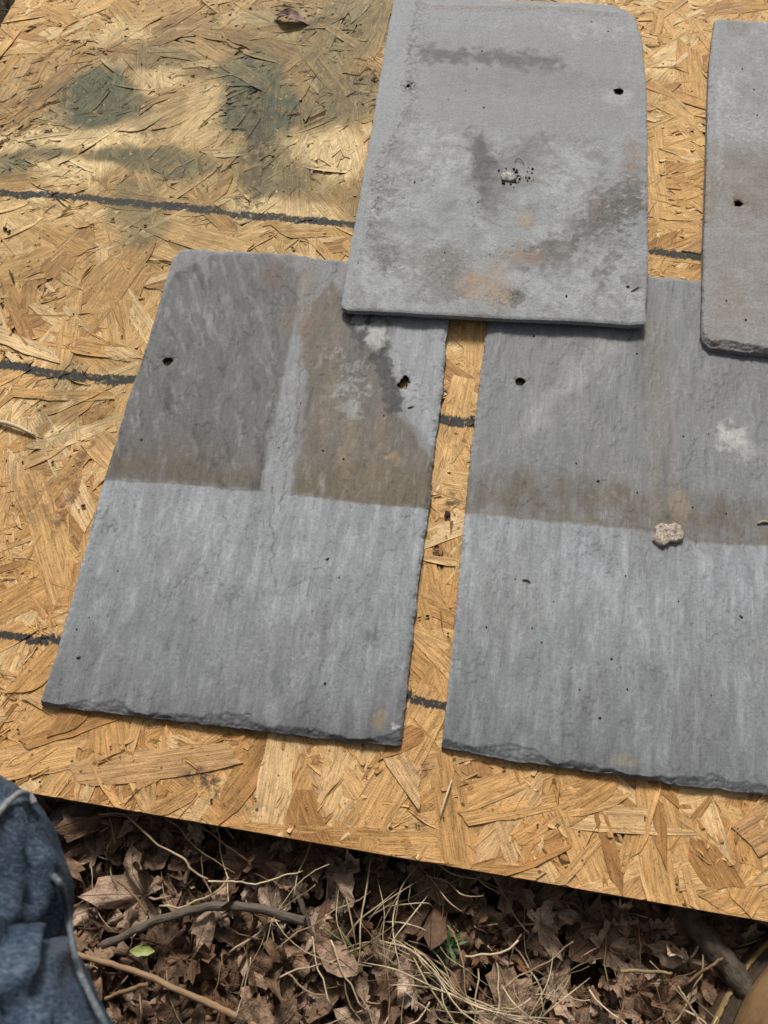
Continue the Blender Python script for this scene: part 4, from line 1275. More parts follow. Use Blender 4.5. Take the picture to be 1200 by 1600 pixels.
V, Fc = lump(9, 0.0078, 0.0062, 0.0016, 30, 11, 0.45, 2.2)
link('white_flake', mesh_np('white_flake', V, Fc), MWHITE, clump, loc=off(795, 278, 0.0009))
rr = np.random.default_rng(5)
for nm, mt_, pts_ in (('dark_crumbs', MCRUMB, [(784, 284, 10), (790, 289, 10), (799, 291, 10), (806, 286, 6), (808, 266, 12), (800, 266, 6), (789, 267, 6), (783, 272, 5), (826, 270, 8), (828, 262, 6), (833, 267, 4), (822, 282, 7), (831, 284, 5), (816, 276, 5), (812, 271, 5)]),
                      ('rusty_crumbs', MRUST, [(803, 276, 8), (800, 281, 6), (815, 278, 7), (820, 275, 6), (818, 281, 7), (827, 286, 6), (824, 277, 6), (808, 279, 6), (810, 283, 5)])):
    its = []
    for (x, y, nn) in pts_:
        for k in range(max(1, nn // 4)):
            r0 = rr.uniform(0.0005, 0.0014)
            V, Fc = lump(int(rr.integers(99)), r0, r0 * rr.uniform(.6, 1), r0 * 0.8, 7, 5, 0.4, 2)
            d = off(x + rr.normal(0, 3.0), y + rr.normal(0, 2.6), r0 * 0.35)
            its.append((V, Fc, {}, Matrix.Translation(d) @ Euler(tuple(rr.uniform(0, 6, 3))).to_matrix().to_4x4()))
    V, Fc, _ = merge_stuff(its)
    link(nm, mesh_np(nm, V, Fc), mt_, clump, kind='stuff')
P = catmull([off(804, 254, 0.001), off(809, 250, 0.002), off(814, 253, 0.002), off(819, 258, 0.001)], 8)
V, Fc, UV = tube(P, 0.0004, 5)
link('fibre', mesh_np('fibre', V, Fc, uv=UV), MCRUMB, clump)

# crumbs of dirt strewn over slates and board: too small to pick apart
its = []


def crumb(p, r0):
    r0 = r0 * 0.68
    V, Fc = lump(int(rr.integers(99)), r0 * rr.uniform(.8, 1.9), r0, r0 * 0.5, 7, 5, 0.4, 2)
    its.append((V, Fc, {}, Matrix.Translation(p) @ Matrix.Rotation(rr.uniform(0, 6), 4, 'Z')))


for (x, y, r0) in ((221, 687, 1.5), (505, 705, 1.2), (537, 718, 1.6), (470, 630, 1.0), (512, 874, 1.4), (123, 1028, 1.7), (530, 903, 1.0), (508, 1068, 1.4), (120, 983, 1.0), (140, 965, .9), (185, 893, .9), (436, 700, .8), (600, 650, 1.0)):
    crumb(top_of(A_, x, y, 0.0003), r0 * 0.001)
for (x, y, r0) in ((834, 525, 1.5), (983, 530, 1.0), (995, 553, 1.1), (934, 752, 1.7), (995, 770, 1.1), (1067, 683, 1.1), (1082, 793, 1.2), (1107, 678, .9), (1134, 803, 1.0), (955, 1030, 1.5), (980, 1077, 1.1), (937, 1122, 1.4), (1157, 964, 1.4), (846, 1004, .9),
                   (977, 900, 1.0), (1111, 1086, 1.0), (865, 940, .8), (905, 1078, .9), (805, 905, .9), (760, 980, .9), (831, 982, .8), (1060, 940, .8), (900, 725, .9)):
    crumb(top_of(C_, x, y, 0.0003), r0 * 0.001)
for (x, y, r0) in ((753, 80, 1.2), (756, 168, 1.2), (924, 34, 1.0), (950, 49, 1.1), (885, 463, 1.7), (981, 448, 1.8), (727, 142, .8), (745, 108, .8), (700, 156, .9), (648, 285, 1.4), (560, 410, 1.5), (741, 291, 1.0), (747, 316, 1.1), (780, 240, .8), (695, 395, 1.2)):
    crumb(top_of(B_, x, y, 0.0003), r0 * 0.001)
for (x, y, r0) in ((1160, 108, 1.5), (1178, 140, 1.2), (1165, 500, 1.5), (1135, 470, 1.0), (1183, 180, 1.0)):
    crumb(top_of(D_, x, y, 0.0003), r0 * 0.001)
for (x, y, r0) in ((8, 357, 3.0), (14, 362, 2.4), (227, 352, 1.6), (700, 803, 3.2), (697, 806, 2.4), (28, 1140, 1.3), (62, 1222, 1.6), (697, 1115, 1.2), (787, 1199, 1.6), (130, 790, 2.2), (82, 722, 1.5), (5, 472, 1.2), (700, 990, 1.2), (668, 962, 1.6), (655, 965, 1.2), (905, 1300, 1.2)):
    crumb(at(x, y, 0.0032), r0 * 0.001)
for k in range(260):
    x, y = rr.uniform(0, 1200), rr.uniform(0, 1400)
    p = at(x, y, 0.0028)
    if p.y > Y_EDGE + 0.01 and not (-0.36 < p.x < 0.4 and 0.11 < p.y < 0.63) and not (-0.2 < p.x < 0.15 and p.y > 0.5):
        crumb(p, abs(rr.normal(0, 0.0006)) + 0.0003)
V, Fc, _ = merge_stuff(its)
link('crumbs', mesh_np('crumbs', V, Fc), MCRUMB, label='scattered dark crumbs of dirt on the slates and the board', cat='crumbs', kind='stuff')

# splinters and fibres on the slates and the board, each a thing
MPALE = plain_noise_material('pale_wood', (0.48, 0.40, 0.28), (0.72, 0.62, 0.46), 200, (1, 1, 1), 0.75, 0.0003, 'obj')
for nm, mt_, ps, r0, lab, cat_ in (
        ('straw_piece', MSTRAW, [top_of(C_, 1183, 819, .001), top_of(C_, 1192, 816, .0015), top_of(C_, 1204, 818, .001)], 0.0011, 'short twisted bit of straw on the stain of the wide slate', 'straw'),
        ('straw_piece', MPALE, [at(706, 1219, .0035), at(697, 1245, .0048), at(687, 1277, .0040)], 0.0008, 'pale straight splinter lying on the board below the gap', 'splinter'),
        ('twig_piece', MBARK, [at(14, 422, .0035), at(19, 430, .005), at(22, 441, .0035)], 0.0011, 'short curled dark twig on the board near its left edge', 'twig'),
        ('twig_piece', MBARK, [top_of(A_, 637, 638, .0006), top_of(A_, 647, 635, .0008)], 0.0006, 'tiny dark twig beside the torn nail hole', 'twig'),
        ('twig_piece', MBARK, [top_of(C_, 816, 907, .0006), top_of(C_, 822, 907, .001), top_of(C_, 829, 910, .0006)], 0.0006, 'tiny hooked twig on the lower part of the wide slate', 'twig'),
        ('twig_piece', MBARK, [top_of(B_, 986, 456, .0006), top_of(B_, 999, 448, .0008)], 0.0006, 'thin dark twig near the lower corner of the mottled slate', 'twig'),
        ('bark_strip', MPALE, [at(-20, 655, .004), at(20, 664, .0055), at(55, 680, .004)], 0.0022, 'pale lifted splinter on the board below the second stripe', 'splinter')):
    ps = np.array([tuple(p) for p in ps]); b0 = ps.mean(0)
    P = catmull(list(ps - b0), 9) if len(ps) > 2 else np.linspace(ps[0] - b0, ps[1] - b0, 5)
    V, Fc, UV = tube(P, r0 * np.interp(np.linspace(0, 1, len(P)), [0, .3, .8, 1], [.6, 1, .9, .4]), 6, 0.25, 3)
    link(nm, mesh_np(nm, V, Fc, uv=UV), mt_, loc=b0, label=lab, cat=cat_)

# dead leaf on the board
V, Fc, ve = oval_leaf_shape(85, 0.030, 0.42)
rl = np.random.default_rng(3)
V[:, 2] += 0.0012 * fbm(V[:, 0] * 160, V[:, 1] * 160, 4, 2)
V[:, 0] *= 0.8
V[:, 2] += 0.0012 - V[:, 2].min()
t = NT('dry_leaf')
pos_ = t.pos(); n1 = t.noise(pos_, 120.0, 4)
vein_ = t.mr(t.attr('vein'), 0.85, 0.97)
MLEAF2 = t.finish(t.mix(t.m('MULTIPLY', vein_, 0.5), t.ramp(n1, [(0.3, (0.15, 0.075, 0.06)), (0.7, (0.27, 0.165, 0.14))]), (0.12, 0.06, 0.05)), 0.65, t.bump(n1, 0.002), 0.3)
link('dead_leaf', mesh_np('dead_leaf', V, Fc, attrs={'vein': ve}), MLEAF2, loc=at(455, 34, 0.001), rot=(0.08, 0.05, R_(82)), label='small curled purple-brown leaf on the green stained part of the board', cat='leaf')


# ------------------------------------------------------------------ twigs, straw and plants on the ground
def gz(x, y):
    return float(ground_z(np.array([x]), np.array([y]))[0])


def twig(name, pts, r0, r1, mat, label, cat, n=28, rough=0.35, seg=9, knots=0):
    """pts: photo points with a height above the board plane"""
    W = np.array([tuple(at(x, y, z)) for x, y, z in pts]); b0 = W.mean(0)
    P = catmull(list(W - b0), n)
    P += 0.0009 * np.stack([fbm(np.linspace(0, 6, n), np.zeros(n) + 3 * k, 7, 3) for k in range(3)], 1)
    V, Fc, UV = tube(P, np.linspace(r0, r1, n), seg, rough, len(pts))
    return link(name, mesh_np(name, V, Fc, uv=UV), mat, loc=b0, label=label, cat=cat)


twig('branch', [(20, 1400, -.034), (75, 1318, -.030), (105, 1282, -.028), (150, 1235, -.026), (210, 1160, -.026)], 0.0125, 0.0115, MBARK, 'thick grey branch under the board edge beside the jeans leg', 'branch', 40, 0.22, 14)
twig('branch', [(1060, 1395, -.030), (1085, 1440, -.030), (1110, 1475, -.028), (1145, 1520, -.026), (1185, 1575, -.028)], 0.0095, 0.0085, MBARK, 'mossy dark branch under the board edge beside the boot', 'branch', 40, 0.30, 12)
twig('stick', [(160, 1476, -.020), (200, 1460, -.018), (250, 1437, -.016), (310, 1420, -.015), (360, 1416, -.016), (420, 1424, -.018), (476, 1440, -.022)], 0.0029, 0.0036, MBARK, 'curved grey stick lying on the leaves near the jeans', 'stick', 60, 0.25, 9)
twig('stick', [(450, 1375, -.030), (465, 1400, -.026), (480, 1440, -.025), (492, 1475, -.030)], 0.0024, 0.0018, MBARK, 'short dark stick crossing the end of the curved stick', 'stick', 30, 0.3, 8)
twig('reed', [(120, 1490, -.028), (175, 1507, -.020), (230, 1525, -.016), (300, 1557, -.014), (350, 1580, -.014), (410, 1606, -.014)], 0.0020, 0.0026, MREED, 'long straight tan stem at the bottom beside the jeans', 'stem', 40, 0.12, 8)
twig('reed', [(165, 1560, -.026), (200, 1547, -.022), (232, 1537, -.016)], 0.0014, 0.0018, MREED, 'short tan stem branching from the long stem', 'stem', 20, 0.12, 7)
twig('twig', [(155, 1272, -.022), (190, 1271, -.016), (215, 1290, -.014), (245, 1318, -.012), (285, 1342, -.010), (300, 1360, -.010), (326, 1374, -.012)], 0.0007, 0.0009, MSTRAW, 'long bent pale straw stem beneath the board edge', 'straw', 44, 0.15, 6)
twig('twig', [(326, 1376, -.012), (370, 1378, -.012), (400, 1381, -.012), (440, 1370, -.014), (474, 1361, -.018)], 0.0007, 0.0005, MSTRAW, 'thin pale straw stem above the curved stick', 'straw', 34, 0.15, 6)
twig('twig', [(185, 1375, -.018), (205, 1395, -.016), (232, 1430, -.020)], 0.0011, 0.0009, MREED, 'thin brown twig above the curved stick', 'twig', 20, 0.2, 6)
twig('twig', [(310, 1285, -.018), (340, 1310, -.014), (365, 1330, -.014), (388, 1345, -.018)], 0.0010, 0.0008, MREED, 'thin slanting twig close under the board edge', 'twig', 20, 0.2, 6)
twig('straw_piece', [(970, 1517, -.014), (1010, 1518, -.012), (1051, 1521, -.014)], 0.0013, 0.0011, MSTRAW, 'short straight pale straw lying on leaves left of the boot', 'straw', 16, 0.1, 7)
twig('twig', [(1075, 1535, -.02), (1110, 1510, -.014), (1130, 1497, -.016)], 0.0012, 0.0010, MREED, 'short brown twig beside the mossy branch', 'twig', 16, 0.2, 6)
twig('twig', [(1060, 1540, -.014), (1080, 1575, -.012), (1100, 1610, -.014)], 0.0008, 0.0007, MSTRAW, 'thin pale straw pointing to the boot toe', 'straw', 16, 0.1, 6)

# loose straw of the litter, pieces of the ground
STRAW_ME = []
for k in range(14):
    L = RNG.uniform(0.025, 0.085); n = 9
    q = np.linspace(-0.5, 0.5, n)
    P = np.stack([q * L, RNG.normal(0, 0.10) * L * (q * q * 4) + 0.03 * L * fbm(q * 3, q * 0 + k, k, 2), RNG.normal(0, 0.04) * L * q * q * 4], 1)
    V, Fc, UV = tube(P, RNG.uniform(0.00025, 0.0008), 5, flat=0.35)
    me = mesh_np('straw', V, Fc, uv=UV); me.materials.append(MSTRAW if k % 3 else MREED); STRAW_ME.append(me)
for k in range(300):
    x = RNG.uniform(-0.3, 0.33); y = RNG.uniform(-0.14, 0.05)
    c_ = (at(690, 1480, -.02)); dens = math.exp(-(((x - c_.x) / 0.16) ** 2 + ((y - c_.y) / 0.09) ** 2))
    if RNG.random() > 0.14 + 0.86 * dens or not in_view(x, y, GZ, 20):
        continue
    z = min(gz(x, y) + RNG.uniform(0.022, 0.036), -0.018 if y > Y_EDGE - 0.01 else 1)
    link('straw', STRAW_ME[int(RNG.integers(len(STRAW_ME)))], None, ground, (x, y, z), Euler((0, RNG.normal(0, 0.16), RNG.uniform(0, 6.28))))

# tuft of dry grass: bent blades from one root
tb = at(640, 1500, -0.04)
tuft = link('dry_grass_tuft', None, loc=tb, label='tuft of long dry pale grass bent over the leaves', cat='grass')
guides = [[(600, 1455), (640, 1465), (675, 1500), (705, 1545), (760, 1580), (830, 1590)],
          [(605, 1470), (645, 1480), (680, 1520), (715, 1560), (770, 1590), (860, 1600)],
          [(612, 1462), (650, 1472), (685, 1510), (720, 1560), (780, 1600), (840, 1625)],
          [(606, 1345), (598, 1400), (592, 1450), (600, 1500), (585, 1545)],
          [(612, 1350), (607, 1410), (606, 1470), (612, 1520), (600, 1570)],
          [(640, 1380), (610, 1420), (598, 1470), (594, 1530)],
          [(695, 1430), (655, 1420), (640, 1380), (625, 1350)],
          [(610, 1425), (650, 1420), (690, 1428), (700, 1450)],
          [(625, 1350), (680, 1370), (720, 1395), (770, 1400), (780, 1385)],
          [(700, 1350), (740, 1375), (775, 1392), (800, 1385)],
          [(570, 1450), (590, 1420), (610, 1400), (650, 1375)],
          [(660, 1570), (700, 1585), (760, 1590), (800, 1592)],
          [(560, 1380), (552, 1430), (560, 1470), (552, 1500)],
          [(780, 1520), (800, 1560), (840, 1600)], [(845, 1560), (870, 1530), (905, 1495)], [(830, 1590), (870, 1540), (890, 1500)]]
rg = np.random.default_rng(12)
for gi, g_ in enumerate(guides):
    for k in range(5 if gi < 3 else 2):
        jx, jy = rg.normal(0, 16, 2)
        hh = rg.uniform(0.0, 0.012); n = 16
        ra, sc_ = rg.normal(0, 0.22), rg.uniform(0.6, 1.15); gc = np.mean(g_, axis=0)
        g2 = [(gc[0] + sc_ * ((x - gc[0]) * math.cos(ra) - (y - gc[1]) * math.sin(ra)), gc[1] + sc_ * ((x - gc[0]) * math.sin(ra) + (y - gc[1]) * math.cos(ra))) for x, y in g_]
        fl_ = rg.uniform(0.0, 0.75); ng = len(g2) - 1
        g2 = [(x * (1 - fl_) + fl_ * (g2[0][0] + (g2[-1][0] - g2[0][0]) * q_ / ng), y * (1 - fl_) + fl_ * (g2[0][1] + (g2[-1][1] - g2[0][1]) * q_ / ng)) for q_, (x, y) in enumerate(g2)]
        W = np.array([tuple(at(x + jx + rg.normal(0, 3), y + jy + rg.normal(0, 3), -0.034 + hh + 0.016 * math.sin(math.pi * (i_ + .3) / (len(g_)))) - tb) for i_, (x, y) in enumerate(g2)])
        W[:, 2] = np.where(W[:, 1] + tb.y > Y_EDGE - 0.015, np.minimum(W[:, 2], -0.024 - tb.z), W[:, 2])
        P = catmull(list(W), n)
        V, Fc, UV = tube(P, np.interp(np.linspace(0, 1, n), [0, .15, .6, 1], [.4, 1, .8, .15]) * rg.uniform(0.00035, 0.0008), 5, flat=0.35)
        link('blade', mesh_np('blade', V, Fc, uv=UV), MSTRAW, tuft)

# fresh green things
MGREEN = plain_noise_material('fresh_leaf', (0.17, 0.20, 0.045), (0.29, 0.31, 0.09), 150, (1, 1, 1), 0.5, 0.0006, 'obj', 0.4)
MSPRIG = plain_noise_material('green_sprig', (0.035, 0.075, 0.022), (0.07, 0.13, 0.04), 150, (1, 1, 1), 0.6, 0.0006, 'obj', 0.4)
V, Fc, ve = oval_leaf_shape(61, 0.0115, 0.34)
link('green_leaf', mesh_np('green_leaf', V, Fc), MGREEN, loc=at(222, 1486, -0.020), rot=(0.15, 0.1, R_(100)), label='small yellow-green fresh leaf under the curved stick', cat='leaf')
sprig = link('green_sprig', None, loc=at(702, 1477, -0.030), label='small dark green plant sprig in the dry grass', cat='plant')
V, Fc, ve = oval_leaf_shape(62, 0.009, 0.16)
V[:, 1] += 0.0072
me = mesh_np('leaflet', V, Fc)
for k in range(9):
    link('leaflet', me, MSPRIG, sprig, loc=(0, 0, 0.002 * (k % 3)), rot=(RNG.uniform(0.1, 0.5), RNG.normal(0, .2), k * 0.72 + RNG.normal(0, .15)))
its = []
for k in range(72):
    x = RNG.uniform(-0.80, -0.69) if k < 60 else RNG.uniform(-0.3, 0.3); y = RNG.uniform(0.85, 1.1) if k < 60 else RNG.uniform(-0.12, 0.02)
    for j in range(3):
        L = RNG.uniform(0.02, 0.05); a0 = RNG.uniform(0, 6.28); ln = RNG.uniform(0.3, 1.1)
        P = catmull([(0, 0, 0), (L * .4 * math.cos(a0) * ln, L * .4 * math.sin(a0) * ln, L * .5), (L * math.cos(a0) * ln, L * math.sin(a0) * ln, L * (.8 if k < 60 else 0.35))], 6)
        V, Fc, UV = tube(P, [.0008, .0008, .0007, .0006, .0004, .0002], 4)
        its.append((V, Fc, {}, Matrix.Translation((x, y, gz(x, y) + (0.0 if k < 60 else 0.012)))))
V, Fc, _ = merge_stuff(its)
MGRASS = plain_noise_material('grass', (0.06, 0.075, 0.03), (0.20, 0.19, 0.09), 30, (1, 1, 1), 0.6, 0.0003, 'pos', 0.3)
link('grass', mesh_np('grass', V, Fc), MGRASS, label='sparse short grass growing through the leaf litter', cat='grass', kind='stuff')


# ------------------------------------------------------------------ crouching person: jeans and boots
person = link('person', None, loc=(at(-100, 1600, GZ)), label='person in worn blue jeans crouching at the edge of the board', cat='person')
PO = person.location.copy()
KNEE = np.array(at(-240, 1516, 0.30))
HIP_L = np.array(at(-100, 2500, 0.36)); HIP_L[1] = KNEE[1] - 0.40; HIP_L[0] = KNEE[0] + 0.2865; HIP_L[2] = 0.3595
ANK_L = np.array([KNEE[0] - 0.03, KNEE[1] - 0.27, 0.075])
BOOT_TIP = np.array(at(1272, 1452, -0.035)); BOOT_DIR = math.radians(-22)        # from +y towards +x
fw_ = np.array([-math.sin(BOOT_DIR), math.cos(BOOT_DIR), 0])
HEEL_R = BOOT_TIP - fw_ * 0.29
ANK_R = HEEL_R + fw_ * 0.075 + np.array([0, 0, 0.11])
KNEE_R = ANK_R + np.array([0.10, -0.16, 0.30]); HIP_R = np.array([HIP_L[0] + 0.30, HIP_L[1] - 0.10, 0.34])
path = [ANK_L, ANK_L * .55 + KNEE * .45 + np.array([0, .01, 0]), KNEE + np.array([0, 0.005, -0.035]), KNEE + np.array([0.0, -0.035, 0.006]), KNEE * .6 + HIP_L * .4 + np.array([0, 0, .005]), HIP_L,
        (HIP_L + HIP_R) / 2 + np.array([0, -0.06, 0.0]), HIP_R, KNEE_R * .6 + HIP_R * .4, KNEE_R + np.array([0, -0.03, 0.0]), KNEE_R + np.array([0, 0.0, -0.03]), ANK_R * .5 + KNEE_R * .5, ANK_R]
rads = [0.066, 0.070, 0.0729, 0.1065, 0.1128, 0.115, 0.15, 0.105, 0.086, 0.078, 0.076, 0.070, 0.066]
NP_, NS_ = 620, 200
PP = catmull(path, NP_)
RR = np.interp(np.linspace(0, 1, NP_), np.linspace(0, 1, len(rads)), rads)
# parallel transport frames
TT = np.gradient(PP, axis=0); TT /= np.linalg.norm(TT, axis=1)[:, None]
nn = np.cross(TT[0], [1, 0, 0]); nn /= np.linalg.norm(nn)
FRN = []
for i in range(NP_):
    nn = nn - TT[i] * np.dot(nn, TT[i]); nn /= np.linalg.norm(nn)
    FRN.append((nn.copy(), np.cross(TT[i], nn)))
arc = np.concatenate([[0], np.cumsum(np.linalg.norm(np.diff(PP, axis=0), axis=1))])


def folds(P):
    """cloth folds that run along the thigh and over the knee, sharper near the knee"""
    x, y, z = P[:, 0], P[:, 1], P[:, 2]
    xw = x + 0.10 * y + 0.010 * fbm(x * 5, y * 5 + z * 4, 21, 3)
    a = fbm(xw * 42, y * 5.0 + z * 3.5, 22, 3, 0.45)
    b = fbm(xw * 16, y * 3.0 + z * 3, 24, 2)
    c = fbm(x * 60, y * 24 + z * 20, 25, 3)
    return 0.0030 * (0.38 - np.abs(a)) + 0.0018 * b + 0.0007 * c


ths = np.linspace(0, 2 * np.pi, NS_, endpoint=False)
V0 = np.concatenate([PP[i] + RR[i] * (np.cos(ths)[:, None] * FRN[i][0] + np.sin(ths)[:, None] * FRN[i][1]) for i in range(NP_)])
CI = np.array(CAM_M.inverted())


def leg_proj(vv):
    cv = vv @ CI[:3, :3].T + CI[:3, 3]
    return np.stack([600 + F_PX * cv[:, 0] / -cv[:, 2], 800 - F_PX * cv[:, 1] / -cv[:, 2]], 1), -cv[:, 2]


half = V0[:NS_ * 250]
LPX, LD = leg_proj(half)


def on_leg(x, y, lift=0.0008):
    d = np.hypot(LPX[:, 0] - x, LPX[:, 1] - y)
    near_ = np.argsort(d)[:60]
    near_ = near_[d[near_] < d[near_[0]] + 14]
    j = near_[np.argmin(LD[near_])]
    return np.array(CAM_P + ray(x, y) * (LD[j] - lift)) if d[j] < 25 else half[j]


CREASES = [([(16, 1285), (11, 1340), (12, 1400), (19, 1470), (12, 1510)], 0.0060, 0.0032), ([(45, 1278), (46, 1340), (44, 1400), (36, 1470), (24, 1535), (20, 1580)], 0.0065, 0.0034),
           ([(84, 1378), (80, 1430), (70, 1480), (56, 1530), (36, 1590)], 0.0060, 0.0036), ([(118, 1490), (132, 1540), (152, 1592)], 0.0035, 0.0026), ([(88, 1350), (84, 1362), (92, 1372)], 0.005, 0.003),
           ([(-20, 1330), (-16, 1420), (-4, 1520), (8, 1590)], 0.006, 0.004), ([(70, 1300), (64, 1345), (66, 1390)], 0.0030, 0.003), ([(60, 1560), (84, 1590), (100, 1630)], 0.004, 0.004)]
GROOVE = np.zeros(len(V0))
for pts_, dep_, wd_2 in CREASES:
    W = catmull([on_leg(*p, lift=0.0) for p in pts_], 26)
    D = np.full(len(V0), 1e9)
    for i in range(25):
        e_ = W[i + 1] - W[i]; t_ = np.clip(((V0 - W[i]) @ e_) / (e_ @ e_), 0, 1)
        D = np.minimum(D, np.linalg.norm(V0 - W[i] - t_[:, None] * e_, axis=1))
    GROOVE += -dep_ * np.exp(-(D / wd_2) ** 2) + 0.45 * dep_ * np.exp(-((D - 2.3 * wd_2) / (1.2 * wd_2)) ** 2)
V = []; UV = []
for i in range(NP_):
    n_, b_ = FRN[i]
    d_ = np.cos(ths)[:, None] * n_ + np.sin(ths)[:, None] * b_
    q_ = PP[i] + RR[i] * d_
    V.append(q_ + d_ * (folds(q_) + GROOVE[i * NS_:(i + 1) * NS_])[:, None])
    UV.append(np.stack([np.full(NS_, arc[i]), ths * 0.08], 1))
V = np.concatenate(V) - np.array(PO); UV = np.concatenate(UV)
i_ = np.arange(NP_ - 1)[:, None] * NS_; k_ = np.arange(NS_)[None]; k2_ = (k_ + 1) % NS_
Fq = np.stack([i_ + k_, i_ + k2_, i_ + NS_ + k2_, i_ + NS_ + k_], -1).reshape(-1, 4)
t = NT('denim')
oc = t.obj_coord()
ux, uy, _ = t.sep(t.uv())
tw = t.m('SINE', t.m('MULTIPLY', t.m('ADD', ux, t.m('MULTIPLY', uy, 1.6)), 2400.0))
n1 = t.noise(t.vm('MULTIPLY', oc, (330, 900, 500)), 1.0, 3, 0.75)
n2 = t.noise(t.vm('MULTIPLY', oc, (60, 16, 30)), 1.0, 4, 0.6)
n3 = t.noise(oc, 900.0, 2, 0.7)
cd = t.ramp(t.m('ADD', t.m('MULTIPLY', n1, 0.65), t.m('MULTIPLY', n2, 0.4)), [(0.36, (0.012, 0.020, 0.036)), (0.52, (0.034, 0.052, 0.082)), (0.63, (0.085, 0.118, 0.155)), (0.76, (0.22, 0.26, 0.29))])
cd = t.mix(t.mr(n3, 0.55, 0.75, 0.0, 0.35), cd, (0.20, 0.24, 0.28))
cd = t.mix(t.mr(t.noise(oc, 14.0, 3), 0.56, 0.72, 0.0, 0.45), cd, (0.10, 0.082, 0.068))
MDENIM = t.finish(cd, 0.9, t.bump(n1, 0.0010), 0.15)
trousers = link('trousers', mesh_np('trousers', V, Fq, uv=UV), MDENIM, person)
MSEAM = plain_noise_material('seam_denim', (0.09, 0.11, 0.13), (0.34, 0.34, 0.32), 500, (1, 1, 1), 0.9, 0.0006, 'obj', 0.15)


LEGV = V + np.array(PO)


def px_of(p):
    v = CAM_M.inverted() @ Vector(p)
    return (600 + F_PX * v.x / -v.z, 800 - F_PX * v.y / -v.z, -v.z)


# boots
MLEATHER = plain_noise_material('boot_leather', (0.10, 0.058, 0.028), (0.27, 0.165, 0.078), 38, (1, 1, 1), 0.55, 0.0012, 'obj', 0.35, 6)
MWELT = plain_noise_material('boot_welt', (0.12, 0.070, 0.030), (0.28, 0.18, 0.075), 90, (1, 1, 1), 0.65, 0.0008, 'obj', 0.3)
MSOLE = plain_noise_material('boot_sole', (0.045, 0.026, 0.018), (0.10, 0.058, 0.036), 60, (1, 1, 1), 0.8, 0.001, 'obj', 0.2)
MRAND = plain_noise_material('boot_groove', (0.020, 0.015, 0.011), (0.065, 0.048, 0.034), 200, (1, 1, 1), 0.9, 0.0012, 'obj', 0.15)


def boot_outline(n=96):
    th = np.linspace(0, 2 * np.pi, n, endpoint=False)
    c, s_ = np.cos(th), np.sin(th)
    x = 0.145 + 0.145 * np.sign(c) * np.abs(c) ** 0.86
    q = x / 0.29
    hw = 0.036 + 0.018 * np.clip(np.sin(np.clip((q - 0.15) / 0.95, 0, 1) * math.pi), 0, 1) ** 0.8
    y = hw * np.sign(s_) * np.abs(s_) ** 0.72
    return np.stack([x, y - 0.006 * np.sin(q * math.pi)], 1)


def rings(rs):
    n = len(rs[0]); V = np.concatenate(rs); Fc = []
    for i in range(len(rs) - 1):
        for k in range(n):
            k2 = (k + 1) % n
            Fc.append((i * n + k, i * n + k2, (i + 1) * n + k2, (i + 1) * n + k))
    Fc.append(tuple(range(n))[::-1]); Fc.append(tuple((len(rs) - 1) * n + k for k in range(n)))
    return V, Fc


O0 = boot_outline()


def ringat(ins, z):
    c = np.array([0.145, 0]); d = O0 - c
    L = np.linalg.norm(d, axis=1)[:, None]
    return np.concatenate([c + d * (1 - ins / L), np.full((len(O0), 1), z)], 1)


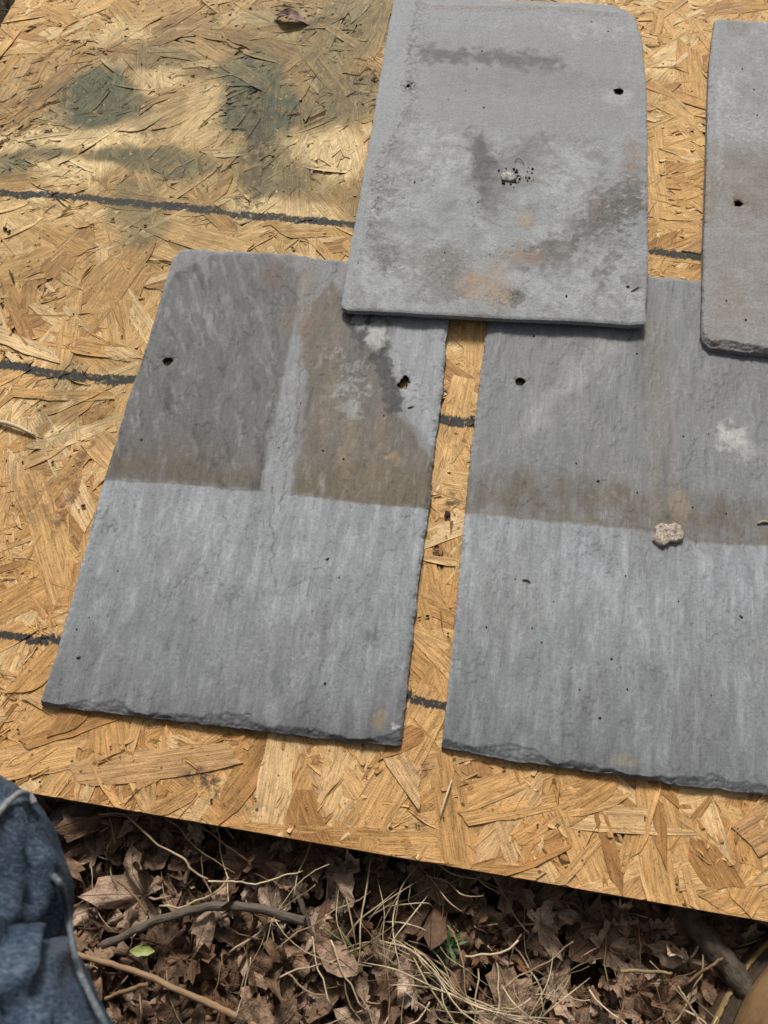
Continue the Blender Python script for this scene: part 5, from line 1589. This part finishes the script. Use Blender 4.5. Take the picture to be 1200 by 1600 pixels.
def make_boot(loc, rz, first=None):
    if first is None:
        ank = np.stack([0.075 + 0.052 * np.cos(np.linspace(0, 2 * np.pi, 96, endpoint=False)), 0.044 * np.sin(np.linspace(0, 2 * np.pi, 96, endpoint=False))], 1)
        rs = []
        for h in np.linspace(0, 1, 22):
            base = ringat(0.0095, 0)[:, :2] if h < 1 else None
            g = h ** 2.1
            b0 = ringat(0.0190 - 0.004 * math.sin(min(1, h * 3) * math.pi), 0)[:, :2]
            xy = b0 * (1 - g) + ank * g
            wr = 0.0012 * fbm(xy[:, 0] * 60, xy[:, 1] * 60 + h * 4, 3, 3)
            rs.append(np.concatenate([xy, np.full((96, 1), 0.031 + 0.105 * h ** 0.9) + wr[:, None]], 1))
        rs.append(rs[-1] + np.array([0, 0, 0.03]))
        V, Fc = rings(rs)
        b = link('boot', mesh_np('boot', V, Fc), MLEATHER, person)
        V, Fc = rings([ringat(0.003, 0.0), ringat(0.0, 0.003), ringat(0.0, 0.018), ringat(0.0045, 0.0216)]); link('sole', mesh_np('sole', V, Fc), MSOLE, b)
        V, Fc = rings([ringat(0.0040, 0.0212), ringat(0.0034, 0.0228), ringat(0.0044, 0.0255), ringat(0.0066, 0.0268), ringat(0.0090, 0.0258), ringat(0.0096, 0.022)]); link('welt', mesh_np('welt', V, Fc), MWELT, b)
        V, Fc = rings([ringat(0.0094, 0.022), ringat(0.0094, 0.0256), ringat(0.0150, 0.0250), ringat(0.0205, 0.0300), ringat(0.0225, 0.031)]); link('rand', mesh_np('rand', V, Fc), MRAND, b)
        P = ringat(0.0070, 0.0267); st_it = []
        for k in range(0, 96, 1):
            p0, p1 = P[k], P[(k + 1) % 96]; a_, b_2 = p0 * .8 + p1 * .2, p0 * .3 + p1 * .7
            V, Fc, _ = tube(np.array([a_, (a_ + b_2) / 2 + (0, 0, .0004), b_2]), 0.0004, 4)
            st_it.append((V, Fc, {}, Matrix.Identity(4)))
        V, Fc, _ = merge_stuff(st_it)
        link('stitching', mesh_np('stitching', V, Fc), MREED, b)
    else:
        b = first.copy(); COL.objects.link(b)
        for ch in first.children:
            c_ = ch.copy(); COL.objects.link(c_); c_.parent = b
    b.location = Vector(loc) - PO; b.rotation_euler = (0, 0, rz)
    return b


boot_r = make_boot((HEEL_R[0], HEEL_R[1], -0.052), math.pi / 2 + BOOT_DIR)
boot_l = make_boot((ANK_L[0] + 0.0, ANK_L[1] - 0.075, -0.052), math.pi / 2 + 0.1, boot_r)

# raised seams of the jeans, followed over the cloth
half = LEGV[:NS_ * 250]
LPX, LD = leg_proj(half)
for pts_, r0 in (([(-20, 1290), (0, 1268), (14, 1252), (30, 1240), (44, 1241), (54, 1256)], 0.0014),
                 ([(82, 1368), (94, 1382), (103, 1408), (108, 1442), (114, 1480), (124, 1518), (138, 1550), (156, 1585), (172, 1620)], 0.0013)):
    W = np.array([on_leg(*p) for p in pts_])
    P = catmull(list(W), 50) - np.array(PO)
    V, Fc, UV = tube(P, r0 * (1 + 0.18 * fbm(np.linspace(0, 9, 50), np.zeros(50), 3, 2)), 8, 0.1, 2)
    link('seam', mesh_np('seam', V, Fc, uv=UV), MSEAM, trousers)
